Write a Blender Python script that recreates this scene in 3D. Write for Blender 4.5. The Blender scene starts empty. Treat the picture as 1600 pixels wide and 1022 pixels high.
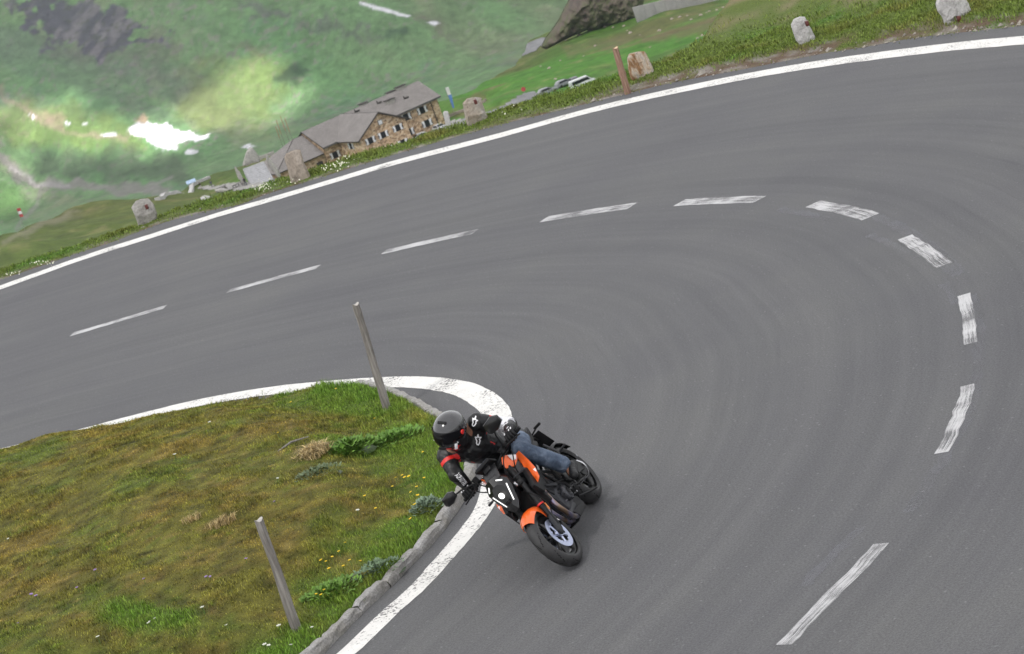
import bpy, bmesh, math, random
import numpy as np
from mathutils import Vector, Matrix, noise
from mathutils.bvhtree import BVHTree

random.seed(7); rng = np.random.default_rng(7)
R = math.radians
sc = bpy.context.scene
COL = sc.collection

# ------------------------------------------------------------------ camera
FPX = 3800.0; TH = R(14.3); RO = R(19.4); HC = 7.2        # focal length in photo pixels, pitch, roll, height above the road
R0 = np.array([1, 0, 0.]); FW = np.array([0, math.cos(TH), -math.sin(TH)]); U0 = np.array([0, math.sin(TH), math.cos(TH)])
XA = math.cos(RO) * R0 - math.sin(RO) * U0
YA = -math.sin(RO) * R0 - math.cos(RO) * U0
CP = np.array([0, 0, HC])
def ray(p):
    p = np.asarray(p, float)
    return (p[..., 0:1] - 800) * XA + (p[..., 1:2] - 511) * YA + FPX * FW
def ground(p, z=0.0):
    d = ray(p); t = (z - HC) / d[..., 2:3]
    return d * t + CP
def at(p, dist):
    d = ray(p); return d * (dist / d[..., 1:2]) + CP
def proj(P):
    v = np.asarray(P, float) - CP; w = v @ FW
    return np.stack([800 + FPX * (v @ XA) / w, 511 + FPX * (v @ YA) / w], -1)
cam = bpy.data.cameras.new('camera'); co = bpy.data.objects.new('camera', cam); COL.objects.link(co)
co.matrix_world = Matrix(((XA[0], -YA[0], -FW[0], 0), (XA[1], -YA[1], -FW[1], 0), (XA[2], -YA[2], -FW[2], HC), (0, 0, 0, 1)))
cam.sensor_width = 36; cam.lens = FPX / 1600 * 36; cam.clip_start = 0.5; cam.clip_end = 20000
cam.dof.use_dof = True; cam.dof.focus_distance = 21.3; cam.dof.aperture_fstop = 7.1
sc.camera = co

# ------------------------------------------------------------------ materials
def new_mat(name):
    m = bpy.data.materials.new(name); m.use_nodes = True
    nt = m.node_tree; b = nt.nodes['Principled BSDF']
    return m, nt, b
def node(nt, typ, **kw):
    n = nt.nodes.new(typ)
    for k, v in kw.items():
        if k.startswith('i_'):
            key = k[2:]; key = int(key) if key.isdigit() else key.replace('_', ' ')
            n.inputs[key].default_value = v
        else: setattr(n, k, v)
    return n
def c4(c): return (c[0], c[1], c[2], 1)
def noise_tex(nt, scale, detail=4, rough=.6, vec=None, dist=0):
    n = node(nt, 'ShaderNodeTexNoise'); n.inputs['Scale'].default_value = scale
    n.inputs['Detail'].default_value = detail; n.inputs['Roughness'].default_value = rough; n.inputs['Distortion'].default_value = dist
    if vec is not None: nt.links.new(vec, n.inputs['Vector'])
    return n.outputs['Fac']
def ramp(nt, fac, stops):
    r = node(nt, 'ShaderNodeValToRGB'); e = r.color_ramp.elements
    while len(e) < len(stops): e.new(.5)
    for el, (p, c) in zip(e, stops): el.position = p; el.color = c4(c) if len(c) == 3 else c
    nt.links.new(fac, r.inputs['Fac']); return r.outputs['Color']
def mixc(nt, fac, a, b, mode='MIX'):
    m = node(nt, 'ShaderNodeMix', data_type='RGBA', blend_type=mode)
    for s, v in ((m.inputs['Factor'], fac), (m.inputs['A'], a), (m.inputs['B'], b)):
        if hasattr(v, 'links'): nt.links.new(v, s)
        else:
            s.default_value = v if not isinstance(v, tuple) else c4(v)
    for s, v in ((m.inputs[6], a), (m.inputs[7], b)):
        if hasattr(v, 'links'): nt.links.new(v, s)
        elif isinstance(v, tuple): s.default_value = c4(v)
    return m.outputs[2]
def coords(nt, kind='Object', scale=None):
    t = node(nt, 'ShaderNodeTexCoord'); o = t.outputs[kind]
    if scale:
        mp = node(nt, 'ShaderNodeMapping'); mp.inputs['Scale'].default_value = scale
        nt.links.new(o, mp.inputs['Vector']); o = mp.outputs['Vector']
    return o
def bump(nt, b, h, strength=.3, dist=.01):
    n = node(nt, 'ShaderNodeBump'); n.inputs['Strength'].default_value = strength; n.inputs['Distance'].default_value = dist
    nt.links.new(h, n.inputs['Height']); nt.links.new(n.outputs['Normal'], b.inputs['Normal'])
def simple(name, col, rough=.6, metal=0, nscale=20, amt=.25, bstr=0, coat=0, bscale=None, spec=None):
    m, nt, b = new_mat(name)
    f = noise_tex(nt, nscale, 4, .6, coords(nt))
    lo = tuple(max(0, c * (1 - amt)) for c in col); hi = tuple(min(1, c * (1 + amt)) for c in col)
    nt.links.new(ramp(nt, f, [(.3, lo), (.7, hi)]), b.inputs['Base Color'])
    b.inputs['Roughness'].default_value = rough; b.inputs['Metallic'].default_value = metal
    b.inputs['Specular IOR Level'].default_value = spec if spec is not None else (.22 if max(col) < .04 and coat == 0 else .5)
    b.inputs['Coat Weight'].default_value = coat; b.inputs['Coat Roughness'].default_value = .06
    if bstr: bump(nt, b, noise_tex(nt, bscale or nscale * 3, 5, .65, coords(nt)), bstr, .01)
    return m
def attr_mat(name, rough=.8, sub=0, nscale=0, namt=0, bstr=0, bscale=10, bdist=.05, spec=.3):
    """colour from a per-vertex attribute 'tint' (kind of plant, rock, soil), broken up by noise"""
    m, nt, b = new_mat(name)
    a = node(nt, 'ShaderNodeAttribute', attribute_name='tint'); c = a.outputs['Color']
    if namt:
        f = noise_tex(nt, nscale, 6, .7, coords(nt))
        g = ramp(nt, f, [(.25, (1 - namt,) * 3), (.75, (1 + namt,) * 3)])
        c = mixc(nt, 1.0, c, g, 'MULTIPLY')
    nt.links.new(c, b.inputs['Base Color']); b.inputs['Roughness'].default_value = rough
    b.inputs['Specular IOR Level'].default_value = spec
    if bstr: bump(nt, b, noise_tex(nt, bscale, 6, .7, coords(nt)), bstr, bdist)
    return m

# ------------------------------------------------------------------ objects
def tag(o, label=None, cat=None, group=None, kind=None):
    if label: o['label'] = label
    if cat: o['category'] = cat
    if group: o['group'] = group
    if kind: o['kind'] = kind
    return o
def empty(name, loc=(0, 0, 0), mat=None):
    o = bpy.data.objects.new(name, None); COL.objects.link(o); o.empty_display_size = .2
    if mat is not None: o.matrix_world = mat
    else: o.location = loc
    return o
def link_mesh(name, me, mats, parent=None):
    o = bpy.data.objects.new(name, me); COL.objects.link(o)
    if not isinstance(mats, (list, tuple)): mats = [mats]
    for m in mats: me.materials.append(m)
    if parent is not None: o.parent = parent
    return o
def np_mesh(name, V, Fc, mats, parent=None, smooth=True, tint=None, sharp=None):
    V = np.asarray(V, np.float32); Fc = np.asarray(Fc, np.int32)
    me = bpy.data.meshes.new(name)
    n = Fc.shape[1]
    me.vertices.add(len(V)); me.vertices.foreach_set('co', V.ravel())
    me.loops.add(Fc.size); me.loops.foreach_set('vertex_index', Fc.ravel())
    me.polygons.add(len(Fc)); me.polygons.foreach_set('loop_start', np.arange(0, Fc.size, n, dtype=np.int32))
    me.polygons.foreach_set('use_smooth', np.full(len(Fc), smooth))
    me.update(calc_edges=True)
    if tint is not None:
        a = me.color_attributes.new('tint', 'FLOAT_COLOR', 'POINT')
        T = np.ones((len(V), 4), np.float32); T[:, :3] = tint; a.data.foreach_set('color', T.ravel())
    if sharp: me.set_sharp_from_angle(angle=R(sharp))
    return link_mesh(name, me, mats, parent)
def grid_faces(nr, nc):
    i = np.arange(nr * nc).reshape(nr, nc)
    return np.stack([i[:-1, :-1], i[:-1, 1:], i[1:, 1:], i[1:, :-1]], -1).reshape(-1, 4)

class MB:
    """collects shapes into one bmesh"""
    def __init__(s): s.bm = bmesh.new(); s.mi = 0
    def _fin(s, faces):
        for f in faces: f.material_index = s.mi
    def raw(s, V, Fs):
        vs = [s.bm.verts.new(tuple(v)) for v in V]; out = []
        for f in Fs:
            try: out.append(s.bm.faces.new([vs[i] for i in f]))
            except ValueError: pass
        s._fin(out); return vs, out
    def box(s, c, size, bev=.0, rot=None, seg=2):
        M = Matrix.Translation(Vector(c)) @ (rot.to_4x4() if rot is not None else Matrix()) @ Matrix.Diagonal((*size, 1))
        old = set(s.bm.faces); r = bmesh.ops.create_cube(s.bm, size=1, matrix=M)
        if bev:
            es = list({e for v in r['verts'] for e in v.link_edges})
            bmesh.ops.bevel(s.bm, geom=es, offset=bev, segments=seg, profile=.5, affect='EDGES')
        s._fin([f for f in s.bm.faces if f not in old]); return s
    def tube(s, pts, rad, n=10, caps=True):
        P = [Vector(p) for p in pts]
        if not isinstance(rad, (list, tuple, np.ndarray)): rad = [rad] * len(P)
        rings = []; up = None
        for i, p in enumerate(P):
            t = (P[min(i + 1, len(P) - 1)] - P[max(i - 1, 0)]).normalized()
            if up is None:
                up = Vector((0, 0, 1)) if abs(t.z) < .9 else Vector((1, 0, 0))
            x = up - t * up.dot(t)
            if x.length < 1e-5: x = t.orthogonal()
            x.normalize(); y = t.cross(x); up = x
            rings.append([p + (x * math.cos(2 * math.pi * k / n) + y * math.sin(2 * math.pi * k / n)) * rad[i] for k in range(n)])
        V = [v for r in rings for v in r]
        Fs = [(i * n + k, i * n + (k + 1) % n, (i + 1) * n + (k + 1) % n, (i + 1) * n + k) for i in range(len(P) - 1) for k in range(n)]
        if caps: Fs += [tuple(range(n))[::-1], tuple((len(P) - 1) * n + k for k in range(n))]
        s.raw(V, Fs); return s
    def loft(s, rings, caps=True, closed=True):
        n = len(rings[0]); V = [v for r in rings for v in r]; m = n if closed else n - 1
        Fs = [(i * n + k, i * n + (k + 1) % n, (i + 1) * n + (k + 1) % n, (i + 1) * n + k) for i in range(len(rings) - 1) for k in range(m)]
        if caps: Fs += [tuple(range(n))[::-1], tuple((len(rings) - 1) * n + k for k in range(n))]
        s.raw(V, Fs); return s
    def lathe(s, prof, c, axis='Y', n=32, close=False):
        """profile of (along axis, radius)"""
        V = []; c = Vector(c)
        for k in range(n):
            a = 2 * math.pi * k / n; ca, sa = math.cos(a), math.sin(a)
            for h, r in prof:
                V.append(c + Vector({'Y': (r * ca, h, r * sa), 'Z': (r * ca, r * sa, h), 'X': (h, r * ca, r * sa)}[axis]))
        m = len(prof); Fs = []
        for k in range(n):
            k2 = (k + 1) % n
            for i in range(m if close else m - 1):
                j = (i + 1) % m
                Fs.append((k * m + i, k2 * m + i, k2 * m + j, k * m + j))
        s.raw(V, Fs); return s
    def prism(s, poly, a, b, bev=0):
        """poly: list of 3D points, extruded by vector from offset a to offset b"""
        A = [Vector(p) + Vector(a) for p in poly]; B = [Vector(p) + Vector(b) for p in poly]; n = len(poly); old = set(s.bm.faces)
        vs, fs = s.raw(A + B, [tuple(range(n))[::-1], tuple(range(n, 2 * n))] + [(k, (k + 1) % n, n + (k + 1) % n, n + k) for k in range(n)])
        if bev:
            es = list({e for v in vs for e in v.link_edges})
            bmesh.ops.bevel(s.bm, geom=es, offset=bev, segments=2, profile=.5, affect='EDGES')
            s._fin([f for f in s.bm.faces if f not in old])
        return s
    def ball(s, c, rad, seg=16, rings=10, rot=None):
        rad = (rad,) * 3 if not isinstance(rad, (tuple, list)) else rad
        M = Matrix.Translation(Vector(c)) @ (rot.to_4x4() if rot is not None else Matrix()) @ Matrix.Diagonal((*rad, 1))
        old = set(s.bm.faces); bmesh.ops.create_uvsphere(s.bm, u_segments=seg, v_segments=rings, radius=1, matrix=M)
        s._fin([f for f in s.bm.faces if f not in old]); return s
    def cone(s, p0, p1, r0, r1, n=14):
        """capsule-like tapered limb"""
        p0, p1 = Vector(p0), Vector(p1); d = (p1 - p0); L = d.length; t = d / L if L > 1e-6 else Vector((0, 0, 1))
        pts = [p0 - t * r0 * .98, p0 - t * r0 * .7, p0 - t * r0 * .3] + [p0 + d * k / 6 for k in range(7)] + [p1 + t * r1 * .3, p1 + t * r1 * .7, p1 + t * r1 * .98]
        rr = [r0 * .15, r0 * .72, r0 * .95] + [r0 + (r1 - r0) * k / 6 for k in range(7)] + [r1 * .95, r1 * .72, r1 * .15]
        return s.tube(pts, rr, n)
    def xf(s, f):
        for v in s.bm.verts: v.co = f(v.co)
        return s
    def build(s, name, mats, parent=None, smooth=True, sharp=35):
        bmesh.ops.recalc_face_normals(s.bm, faces=s.bm.faces[:])
        me = bpy.data.meshes.new(name); s.bm.to_mesh(me); s.bm.free()
        me.polygons.foreach_set('use_smooth', [smooth] * len(me.polygons))
        if smooth: me.set_sharp_from_angle(angle=R(sharp))
        return link_mesh(name, me, mats, parent)

def fbm(P, scale, octv=4, seed=0):
    """value noise on an array of points, numpy only, about -1..1"""
    P = np.asarray(P, float) * scale + seed * 17.31; out = np.zeros(len(P)); amp = 1; tot = 0
    for o in range(octv):
        Q = P * 2 ** o + o * 5.7; i = np.floor(Q).astype(np.int64); f = Q - i; f = f * f * (3 - 2 * f); acc = 0
        D = P.shape[1]
        for c in range(2 ** D):
            w = 1; h = np.full(len(P), 374761393, np.int64)
            for d in range(D):
                b = (c >> d) & 1; w = w * (f[:, d] if b else 1 - f[:, d])
                h = (h * 668265263 + (i[:, d] + b) * (2246822519 + d * 3266489917)) & 0xFFFFFFFF
            h = ((h ^ (h >> 13)) * 1274126177) & 0xFFFFFFFF; h = (h ^ (h >> 16)) & 0xFFFF
            acc = acc + w * (h / 32767.5 - 1)
        out += acc * amp; tot += amp; amp *= .5
    return out / tot * 1.6
def crom(P, n=12):
    """Catmull-Rom resample of a polyline"""
    P = np.asarray(P, float); Q = np.vstack([2 * P[0] - P[1], P, 2 * P[-1] - P[-2]]); out = []
    for i in range(1, len(Q) - 2):
        p0, p1, p2, p3 = Q[i - 1:i + 3]
        for t in np.linspace(0, 1, n, endpoint=False):
            out.append(.5 * ((2 * p1) + (-p0 + p2) * t + (2 * p0 - 5 * p1 + 4 * p2 - p3) * t * t + (-p0 + 3 * p1 - 3 * p2 + p3) * t ** 3))
    out.append(P[-1]); return np.array(out)
def even(P, step):
    s = np.r_[0, np.cumsum(np.linalg.norm(np.diff(P, axis=0), axis=1))]; n = max(2, int(s[-1] / step) + 1); q = np.linspace(0, s[-1], n)
    return np.stack([np.interp(q, s, P[:, k]) for k in range(P.shape[1])], -1)
def normals2(P):
    t = np.gradient(P[:, :2], axis=0); t /= np.linalg.norm(t, axis=1)[:, None] + 1e-9
    return np.stack([-t[:, 1], t[:, 0]], -1)
def seg_dist(Q, P):
    """distance, signed side (+ left of the polyline), arc length of nearest point"""
    best = np.full(len(Q), 1e9); side = np.zeros(len(Q)); arc = np.zeros(len(Q)); s0 = 0
    for a, b in zip(P[:-1], P[1:]):
        d = b - a; L = np.linalg.norm(d)
        if L < 1e-9: continue
        t = np.clip(((Q - a) @ d) / L ** 2, 0, 1); v = Q - (a + t[:, None] * d); m = np.hypot(v[:, 0], v[:, 1]); k = m < best
        best[k] = m[k]; side[k] = np.sign(d[0] * v[k, 1] - d[1] * v[k, 0]); arc[k] = s0 + t[k] * L; s0 += L
    return best, side, arc
def in_poly(Q, P):
    x, y = Q[:, 0], Q[:, 1]; c = np.zeros(len(Q), bool); n = len(P)
    for i in range(n):
        x1, y1 = P[i]; x2, y2 = P[(i + 1) % n]
        if y1 == y2: continue
        c ^= ((y1 > y) != (y2 > y)) & (x < (x2 - x1) * (y - y1) / (y2 - y1) + x1)
    return c
def sdist(Q, P):
    """signed distance to a closed polygon, + inside"""
    d, _, _ = seg_dist(Q, np.vstack([P, P[:1]])); return np.where(in_poly(Q, P), d, -d)
def sstep(a, b, x):
    t = np.clip((x - a) / (b - a), 0, 1); return t * t * (3 - 2 * t)
def lerp(a, b, t): return np.asarray(a) + (np.asarray(b) - np.asarray(a)) * np.asarray(t)[:, None]
def remesh(mb, voxel, it=4):
    """melt the overlapping limbs of an MB into one continuous skin"""
    o = mb.build('temporary', []); m = o.modifiers.new('r', 'REMESH'); m.mode = 'VOXEL'; m.voxel_size = voxel
    if it: s = o.modifiers.new('s', 'SMOOTH'); s.iterations = it; s.factor = .5
    bpy.context.view_layer.update(); dg = bpy.context.evaluated_depsgraph_get()
    me = bpy.data.meshes.new_from_object(o.evaluated_get(dg)); old = o.data; bpy.data.objects.remove(o); bpy.data.meshes.remove(old)
    r = MB(); r.bm.from_mesh(me); bpy.data.meshes.remove(me); return r

# ================================================================== light, sky
SUN_EL, SUN_AZ = R(52), R(218)                              # azimuth measured clockwise from +Y: the sun stands behind the camera, to its left
SUN = np.array([math.sin(SUN_AZ) * math.cos(SUN_EL), math.cos(SUN_AZ) * math.cos(SUN_EL), math.sin(SUN_EL)])
w = bpy.data.worlds.new('World'); sc.world = w; w.use_nodes = True
nt = w.node_tree; bg = nt.nodes['Background']
sky = node(nt, 'ShaderNodeTexSky'); sky.sky_type = 'NISHITA'; sky.sun_disc = False
sky.sun_elevation = SUN_EL; sky.sun_rotation = SUN_AZ; sky.altitude = 2000; sky.air_density = 1.0; sky.dust_density = 3.0
hs = node(nt, 'ShaderNodeHueSaturation'); hs.inputs['Saturation'].default_value = .35
nt.links.new(sky.outputs['Color'], hs.inputs['Color']); nt.links.new(hs.outputs['Color'], bg.inputs['Color'])
bg.inputs['Strength'].default_value = .075
L = bpy.data.lights.new('sun', 'SUN'); L.energy = 5.0; L.angle = R(4); L.color = (1, .965, .92)
so = bpy.data.objects.new('sun', L); COL.objects.link(so); so.rotation_euler = Vector(SUN).to_track_quat('Z', 'Y').to_euler(); so.location = (0, 0, 40)
sc.view_settings.view_transform = 'Standard'; sc.view_settings.look = 'None'; sc.view_settings.exposure = 1.24
sc.view_settings.gamma = 1; sc.view_settings.use_curve_mapping = False
sc.cycles.use_denoising = True; sc.cycles.max_bounces = 6; sc.cycles.volume_bounces = 0
sc.cycles.transparent_max_bounces = 8

# ================================================================== the hairpin: road, markings, kerb
DASH = [[(112, 523), (258, 480)], [(357, 455), (498, 417)], [(600, 394), (743, 362)], [(850, 343), (988, 322)], [(1062, 317), (1187, 312)],
        [(1270, 319), (1361, 339)], [(1414, 371), (1475, 415)], [(1505, 461), (1517, 537)], [(1513, 602), (1472, 708)], [(1375, 850), (1225, 1008)]]
CL = ground(np.array([p for d in DASH for p in d], float))[:, :2]
CL = np.vstack([CL[0] + (CL[0] - CL[1]) * 6, CL, CL[-1] + (CL[-1] - CL[-2]) * 4])
CLs = even(crom(CL, 10), .25)
OUTER = ground(np.array([(13, 445), (130, 403), (246, 366), (340, 336), (440, 307), (530, 280), (622, 253), (780, 212), (880, 184), (970, 161), (1070, 139), (1175, 118), (1275, 101), (1375, 87), (1490, 73), (1600, 63)], float))[:, :2]
OUTER = np.vstack([OUTER[0] + (OUTER[0] - OUTER[1]) * 5, OUTER, OUTER[-1] + (OUTER[-1] - OUTER[-2]) * 5])
VERGE = ground(np.array([(13, 434), (105, 402), (176, 379), (246, 352), (308, 335), (374, 321), (415, 305), (486, 283), (544, 265), (622, 241), (727, 211), (786, 195),
                         (878, 173), (970, 150), (1049, 131), (1150, 112), (1277, 87), (1347, 76), (1431, 61), (1600, 42)], float))[:, :2]
VERGE = np.vstack([VERGE[0] + (VERGE[0] - VERGE[2]) * 5, VERGE, VERGE[-1] + (VERGE[-1] - VERGE[-2]) * 3])
VS = even(crom(VERGE, 8), .2); VN = normals2(VS)
INNER = ground(np.array([(0, 706), (100, 682), (200, 656), (300, 632), (400, 614), (482, 605), (564, 599), (620, 597), (674, 599), (720, 607), (749, 620), (770, 637), (779, 657), (780, 690), (775, 727),
                         (763, 779), (742, 816), (700, 866), (655, 916), (602, 964), (550, 1014), (500, 1055)], float))[:, :2]
INNER = np.vstack([INNER[0] + (INNER[0] - INNER[1]) * 4, INNER, INNER[-1] + (INNER[-1] - INNER[-2]) * 3])
KERB = ground(np.array([(440, 1074), (508, 1020), (571, 956), (602, 927), (642, 885), (676, 851), (713, 804), (733, 772), (743, 742), (741, 712), (725, 684), (702, 660), (677, 645), (657, 631), (630, 618), (603, 609), (572, 605), (542, 605.5)], float))[:, :2]
KS = even(crom(KERB, 10), .06)

def surface(P, dz=.004):
    """thin strip on the road"""
    return np.c_[P, np.full(len(P), dz)]
# --- asphalt sheet with its distance from the centre line as attributes, for wear that follows the lanes
xs = np.arange(-22, 17, .16); ys = np.arange(8, 54, .16)
GX, GY = np.meshgrid(xs, ys); Q = np.c_[GX.ravel(), GY.ravel()]
dc, sd_, ac = seg_dist(Q, even(CLs, .6)); off = dc * sd_
dv, sv, _ = seg_dist(Q, even(VS, 1.0)); keep = ((dv * sv) < .7).reshape(GX.shape)
Fc = grid_faces(*GX.shape); kf = keep.ravel()[Fc].all(1)
me_z = np.zeros(len(Q))
road = None
def asphalt():
    m, nt, b = new_mat('asphalt')
    ob = coords(nt)
    o = node(nt, 'ShaderNodeAttribute', attribute_name='lane'); sep = node(nt, 'ShaderNodeSeparateXYZ'); nt.links.new(o.outputs['Vector'], sep.inputs['Vector'])
    def streak(sx, sy, scale, det=3):
        cb = node(nt, 'ShaderNodeCombineXYZ')
        for i, k in ((0, sx), (1, sy)):
            mm = node(nt, 'ShaderNodeMath', operation='MULTIPLY'); mm.inputs[1].default_value = k
            nt.links.new(sep.outputs[i], mm.inputs[0]); nt.links.new(mm.outputs[0], cb.inputs[i])
        return noise_tex(nt, scale, det, .6, cb.outputs[0], .3)
    base = ramp(nt, noise_tex(nt, .35, 5, .6, ob), [(.3, (.083, .083, .089)), (.5, (.092, .0925, .0965)), (.7, (.100, .1005, .1015))])
    s1 = ramp(nt, streak(1.6, .06, 1.0), [(.3, (.91, .91, .92)), (.5, (1, 1, 1)), (.72, (1.10, 1.095, 1.08))])
    s2 = ramp(nt, streak(7, .10, 1.0, 4), [(.3, (.92, .92, .925)), (.7, (1.08, 1.08, 1.075))])
    c = mixc(nt, 1.0, base, s1, 'MULTIPLY'); c = mixc(nt, 1.0, c, s2, 'MULTIPLY')
    s3 = ramp(nt, streak(9, .25, 1.0, 4), [(.62, (1, 1, 1)), (.8, (.8, .8, .82))]); c = mixc(nt, .7, c, s3, 'MULTIPLY')
    fine = ramp(nt, noise_tex(nt, 48, 4, .9, ob), [(.3, (.55, .55, .56)), (.7, (1.5, 1.5, 1.48))]); c = mixc(nt, 1.0, c, fine, 'MULTIPLY')
    # pale chippings
    v = node(nt, 'ShaderNodeTexVoronoi'); v.inputs['Scale'].default_value = 14; v.inputs['Randomness'].default_value = 1; nt.links.new(ob, v.inputs['Vector'])
    wn = node(nt, 'ShaderNodeSeparateColor'); nt.links.new(v.outputs['Color'], wn.inputs['Color'])
    lt = node(nt, 'ShaderNodeMath', operation='LESS_THAN'); lt.inputs[1].default_value = .16; nt.links.new(v.outputs['Distance'], lt.inputs[0])
    gt = node(nt, 'ShaderNodeMath', operation='GREATER_THAN'); gt.inputs[1].default_value = .55; nt.links.new(wn.outputs[0], gt.inputs[0])
    an = node(nt, 'ShaderNodeMath', operation='MULTIPLY'); nt.links.new(lt.outputs[0], an.inputs[0]); nt.links.new(gt.outputs[0], an.inputs[1])
    a2 = node(nt, 'ShaderNodeMath', operation='MULTIPLY'); nt.links.new(an.outputs[0], a2.inputs[0]); nt.links.new(wn.outputs[1], a2.inputs[1])
    a3 = node(nt, 'ShaderNodeMath', operation='MULTIPLY'); a3.inputs[1].default_value = .34; nt.links.new(a2.outputs[0], a3.inputs[0])
    c = mixc(nt, a3.outputs[0], c, (.27, .27, .27))
    nt.links.new(c, b.inputs['Base Color']); b.inputs['Roughness'].default_value = .82; b.inputs['Specular IOR Level'].default_value = .35
    bump(nt, b, noise_tex(nt, 90, 4, .7, ob), .35, .01)
    return m, c
M_ASPH, _ = asphalt()
road = np_mesh('road', np.c_[Q, me_z], Fc[kf], M_ASPH)
a = road.data.attributes.new('lane', 'FLOAT_VECTOR', 'POINT'); a.data.foreach_set('vector', np.c_[off, ac, np.zeros(len(off))].astype(np.float32).ravel())
tag(road, kind='structure')

def paint(name, wear, streaky=False, col=(.70, .69, .66), thin=1):
    m, nt, b = new_mat(name); ob = coords(nt)
    f = noise_tex(nt, 28, 6, .75, ob); g = noise_tex(nt, 2.0, 3, .6, ob)
    if streaky:
        u = coords(nt, 'UV', (1.2, 26, 1)); f = noise_tex(nt, 1.0, 6, .8, u)
    ad = node(nt, 'ShaderNodeMath', operation='MULTIPLY_ADD'); nt.links.new(f, ad.inputs[0]); ad.inputs[1].default_value = .7
    gm = node(nt, 'ShaderNodeMath', operation='MULTIPLY'); gm.inputs[1].default_value = .3; nt.links.new(g, gm.inputs[0]); nt.links.new(gm.outputs[0], ad.inputs[2])
    k = ramp(nt, ad.outputs[0], [(wear - .03, (0, 0, 0)), (wear + .03, (1, 1, 1))])          # black where the paint is gone
    hf = ramp(nt, noise_tex(nt, 6, 4, .6, ob), [(.3, tuple(c * .86 for c in col)), (.7, col)])
    nt.links.new(hf, b.inputs['Base Color']); b.inputs['Roughness'].default_value = .7
    tp = node(nt, 'ShaderNodeBsdfTransparent'); mx = node(nt, 'ShaderNodeMixShader')
    if thin < 1:
        mm = node(nt, 'ShaderNodeMath', operation='MULTIPLY'); mm.inputs[1].default_value = thin; nt.links.new(k, mm.inputs[0]); k = mm.outputs[0]
    nt.links.new(k, mx.inputs[0]); nt.links.new(tp.outputs[0], mx.inputs[1]); nt.links.new(b.outputs[0], mx.inputs[2])
    nt.links.new(mx.outputs[0], nt.nodes['Material Output'].inputs['Surface'])
    return m
M_LINE = paint('road_paint', .43); M_DASH = paint('worn_road_paint', .48, True, (.54, .54, .545), .92); M_GHOST = paint('rubbed_out_paint', .50, True, (.24, .24, .27), .26)
def ribbon(name, P, W, mat, z=.004, jag=0.0):
    P = np.asarray(P, float); N = normals2(P); W = np.broadcast_to(np.asarray(W, float), (len(P),)) / 2
    ja = fbm(P, 14, 2, 3) * jag; jb = fbm(P, 14, 2, 8) * jag
    A = P + N * (W + ja)[:, None]; B = P - N * (W + jb)[:, None]; n = len(P)
    V = np.vstack([surface(A, z), surface(B, z)]); i = np.arange(n - 1)
    o = np_mesh(name, V, np.stack([n + i, n + i + 1, i + 1, i], -1), mat)
    s = np.r_[0, np.cumsum(np.linalg.norm(np.diff(P, axis=0), axis=1))]
    uv = o.data.uv_layers.new(name='UVMap'); li = np.zeros(len(o.data.loops), np.int32); o.data.loops.foreach_get('vertex_index', li)
    U = np.where(li < n, s[li % n], s[li % n]); Vv = np.where(li < n, 0., 1.)
    uv.data.foreach_set('uv', np.c_[U, Vv].astype(np.float32).ravel())
    return tag(o, kind='structure')
ribbon('edge_line', even(crom(OUTER, 8), .15), .42, M_LINE, jag=.007)
Pi = even(crom(INNER, 12), .1); pi_px = proj(np.c_[Pi, np.zeros(len(Pi))])
wi = np.interp(np.arange(len(Pi)), np.arange(len(Pi)), np.clip(.22 + .08 * sstep(800, 640, pi_px[:, 1]), .2, .40))
ribbon('edge_line', Pi, wi, M_LINE, jag=.006)
DW = [.20, .20, .23, .25, .25, .23, .18, .13, .13, .14]
for (p, q), wd in zip(DASH, DW):
    A, B = ground(np.array([p, q], float))[:, :2]
    # follow the centre line between the two ends
    d0, _, s0 = seg_dist(np.array([A, B]), CLs); tot = np.r_[0, np.cumsum(np.linalg.norm(np.diff(CLs, axis=0), axis=1))]
    ss = np.linspace(s0[0], s0[1], 14); P = np.stack([np.interp(ss, tot, CLs[:, k]) for k in (0, 1)], -1)
    ribbon('centre_line_dash', P, wd, M_DASH, jag=.012)
def px_ribbon(name, pts, wd, mat, z=.003, jag=.03):
    P = even(crom(ground(np.array(pts, float))[:, :2], 10), .1); return ribbon(name, P, wd, mat, z, jag)
# what is left of an older centre line, beside the new one
px_ribbon('faded_line', [(1362, 335), (1400, 352), (1440, 374), (1475, 402), (1497, 430)], .16, M_GHOST)
px_ribbon('faded_line', [(1516, 462), (1526, 490), (1530, 520), (1527, 560), (1520, 610), (1505, 660), (1478, 712), (1450, 755), (1420, 800)], .13, M_GHOST)
px_ribbon('faded_line', [(1215, 328), (1255, 333), (1297, 342)], .13, M_GHOST)
px_ribbon('faded_line', [(1358, 367), (1395, 383), (1433, 404)], .12, M_GHOST)
px_ribbon('faded_line', [(1474, 444), (1486, 458), (1493, 476)], .10, M_GHOST)
px_ribbon('faded_line', [(1345, 825), (1310, 860), (1275, 895), (1262, 915)], .12, M_GHOST)

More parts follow.
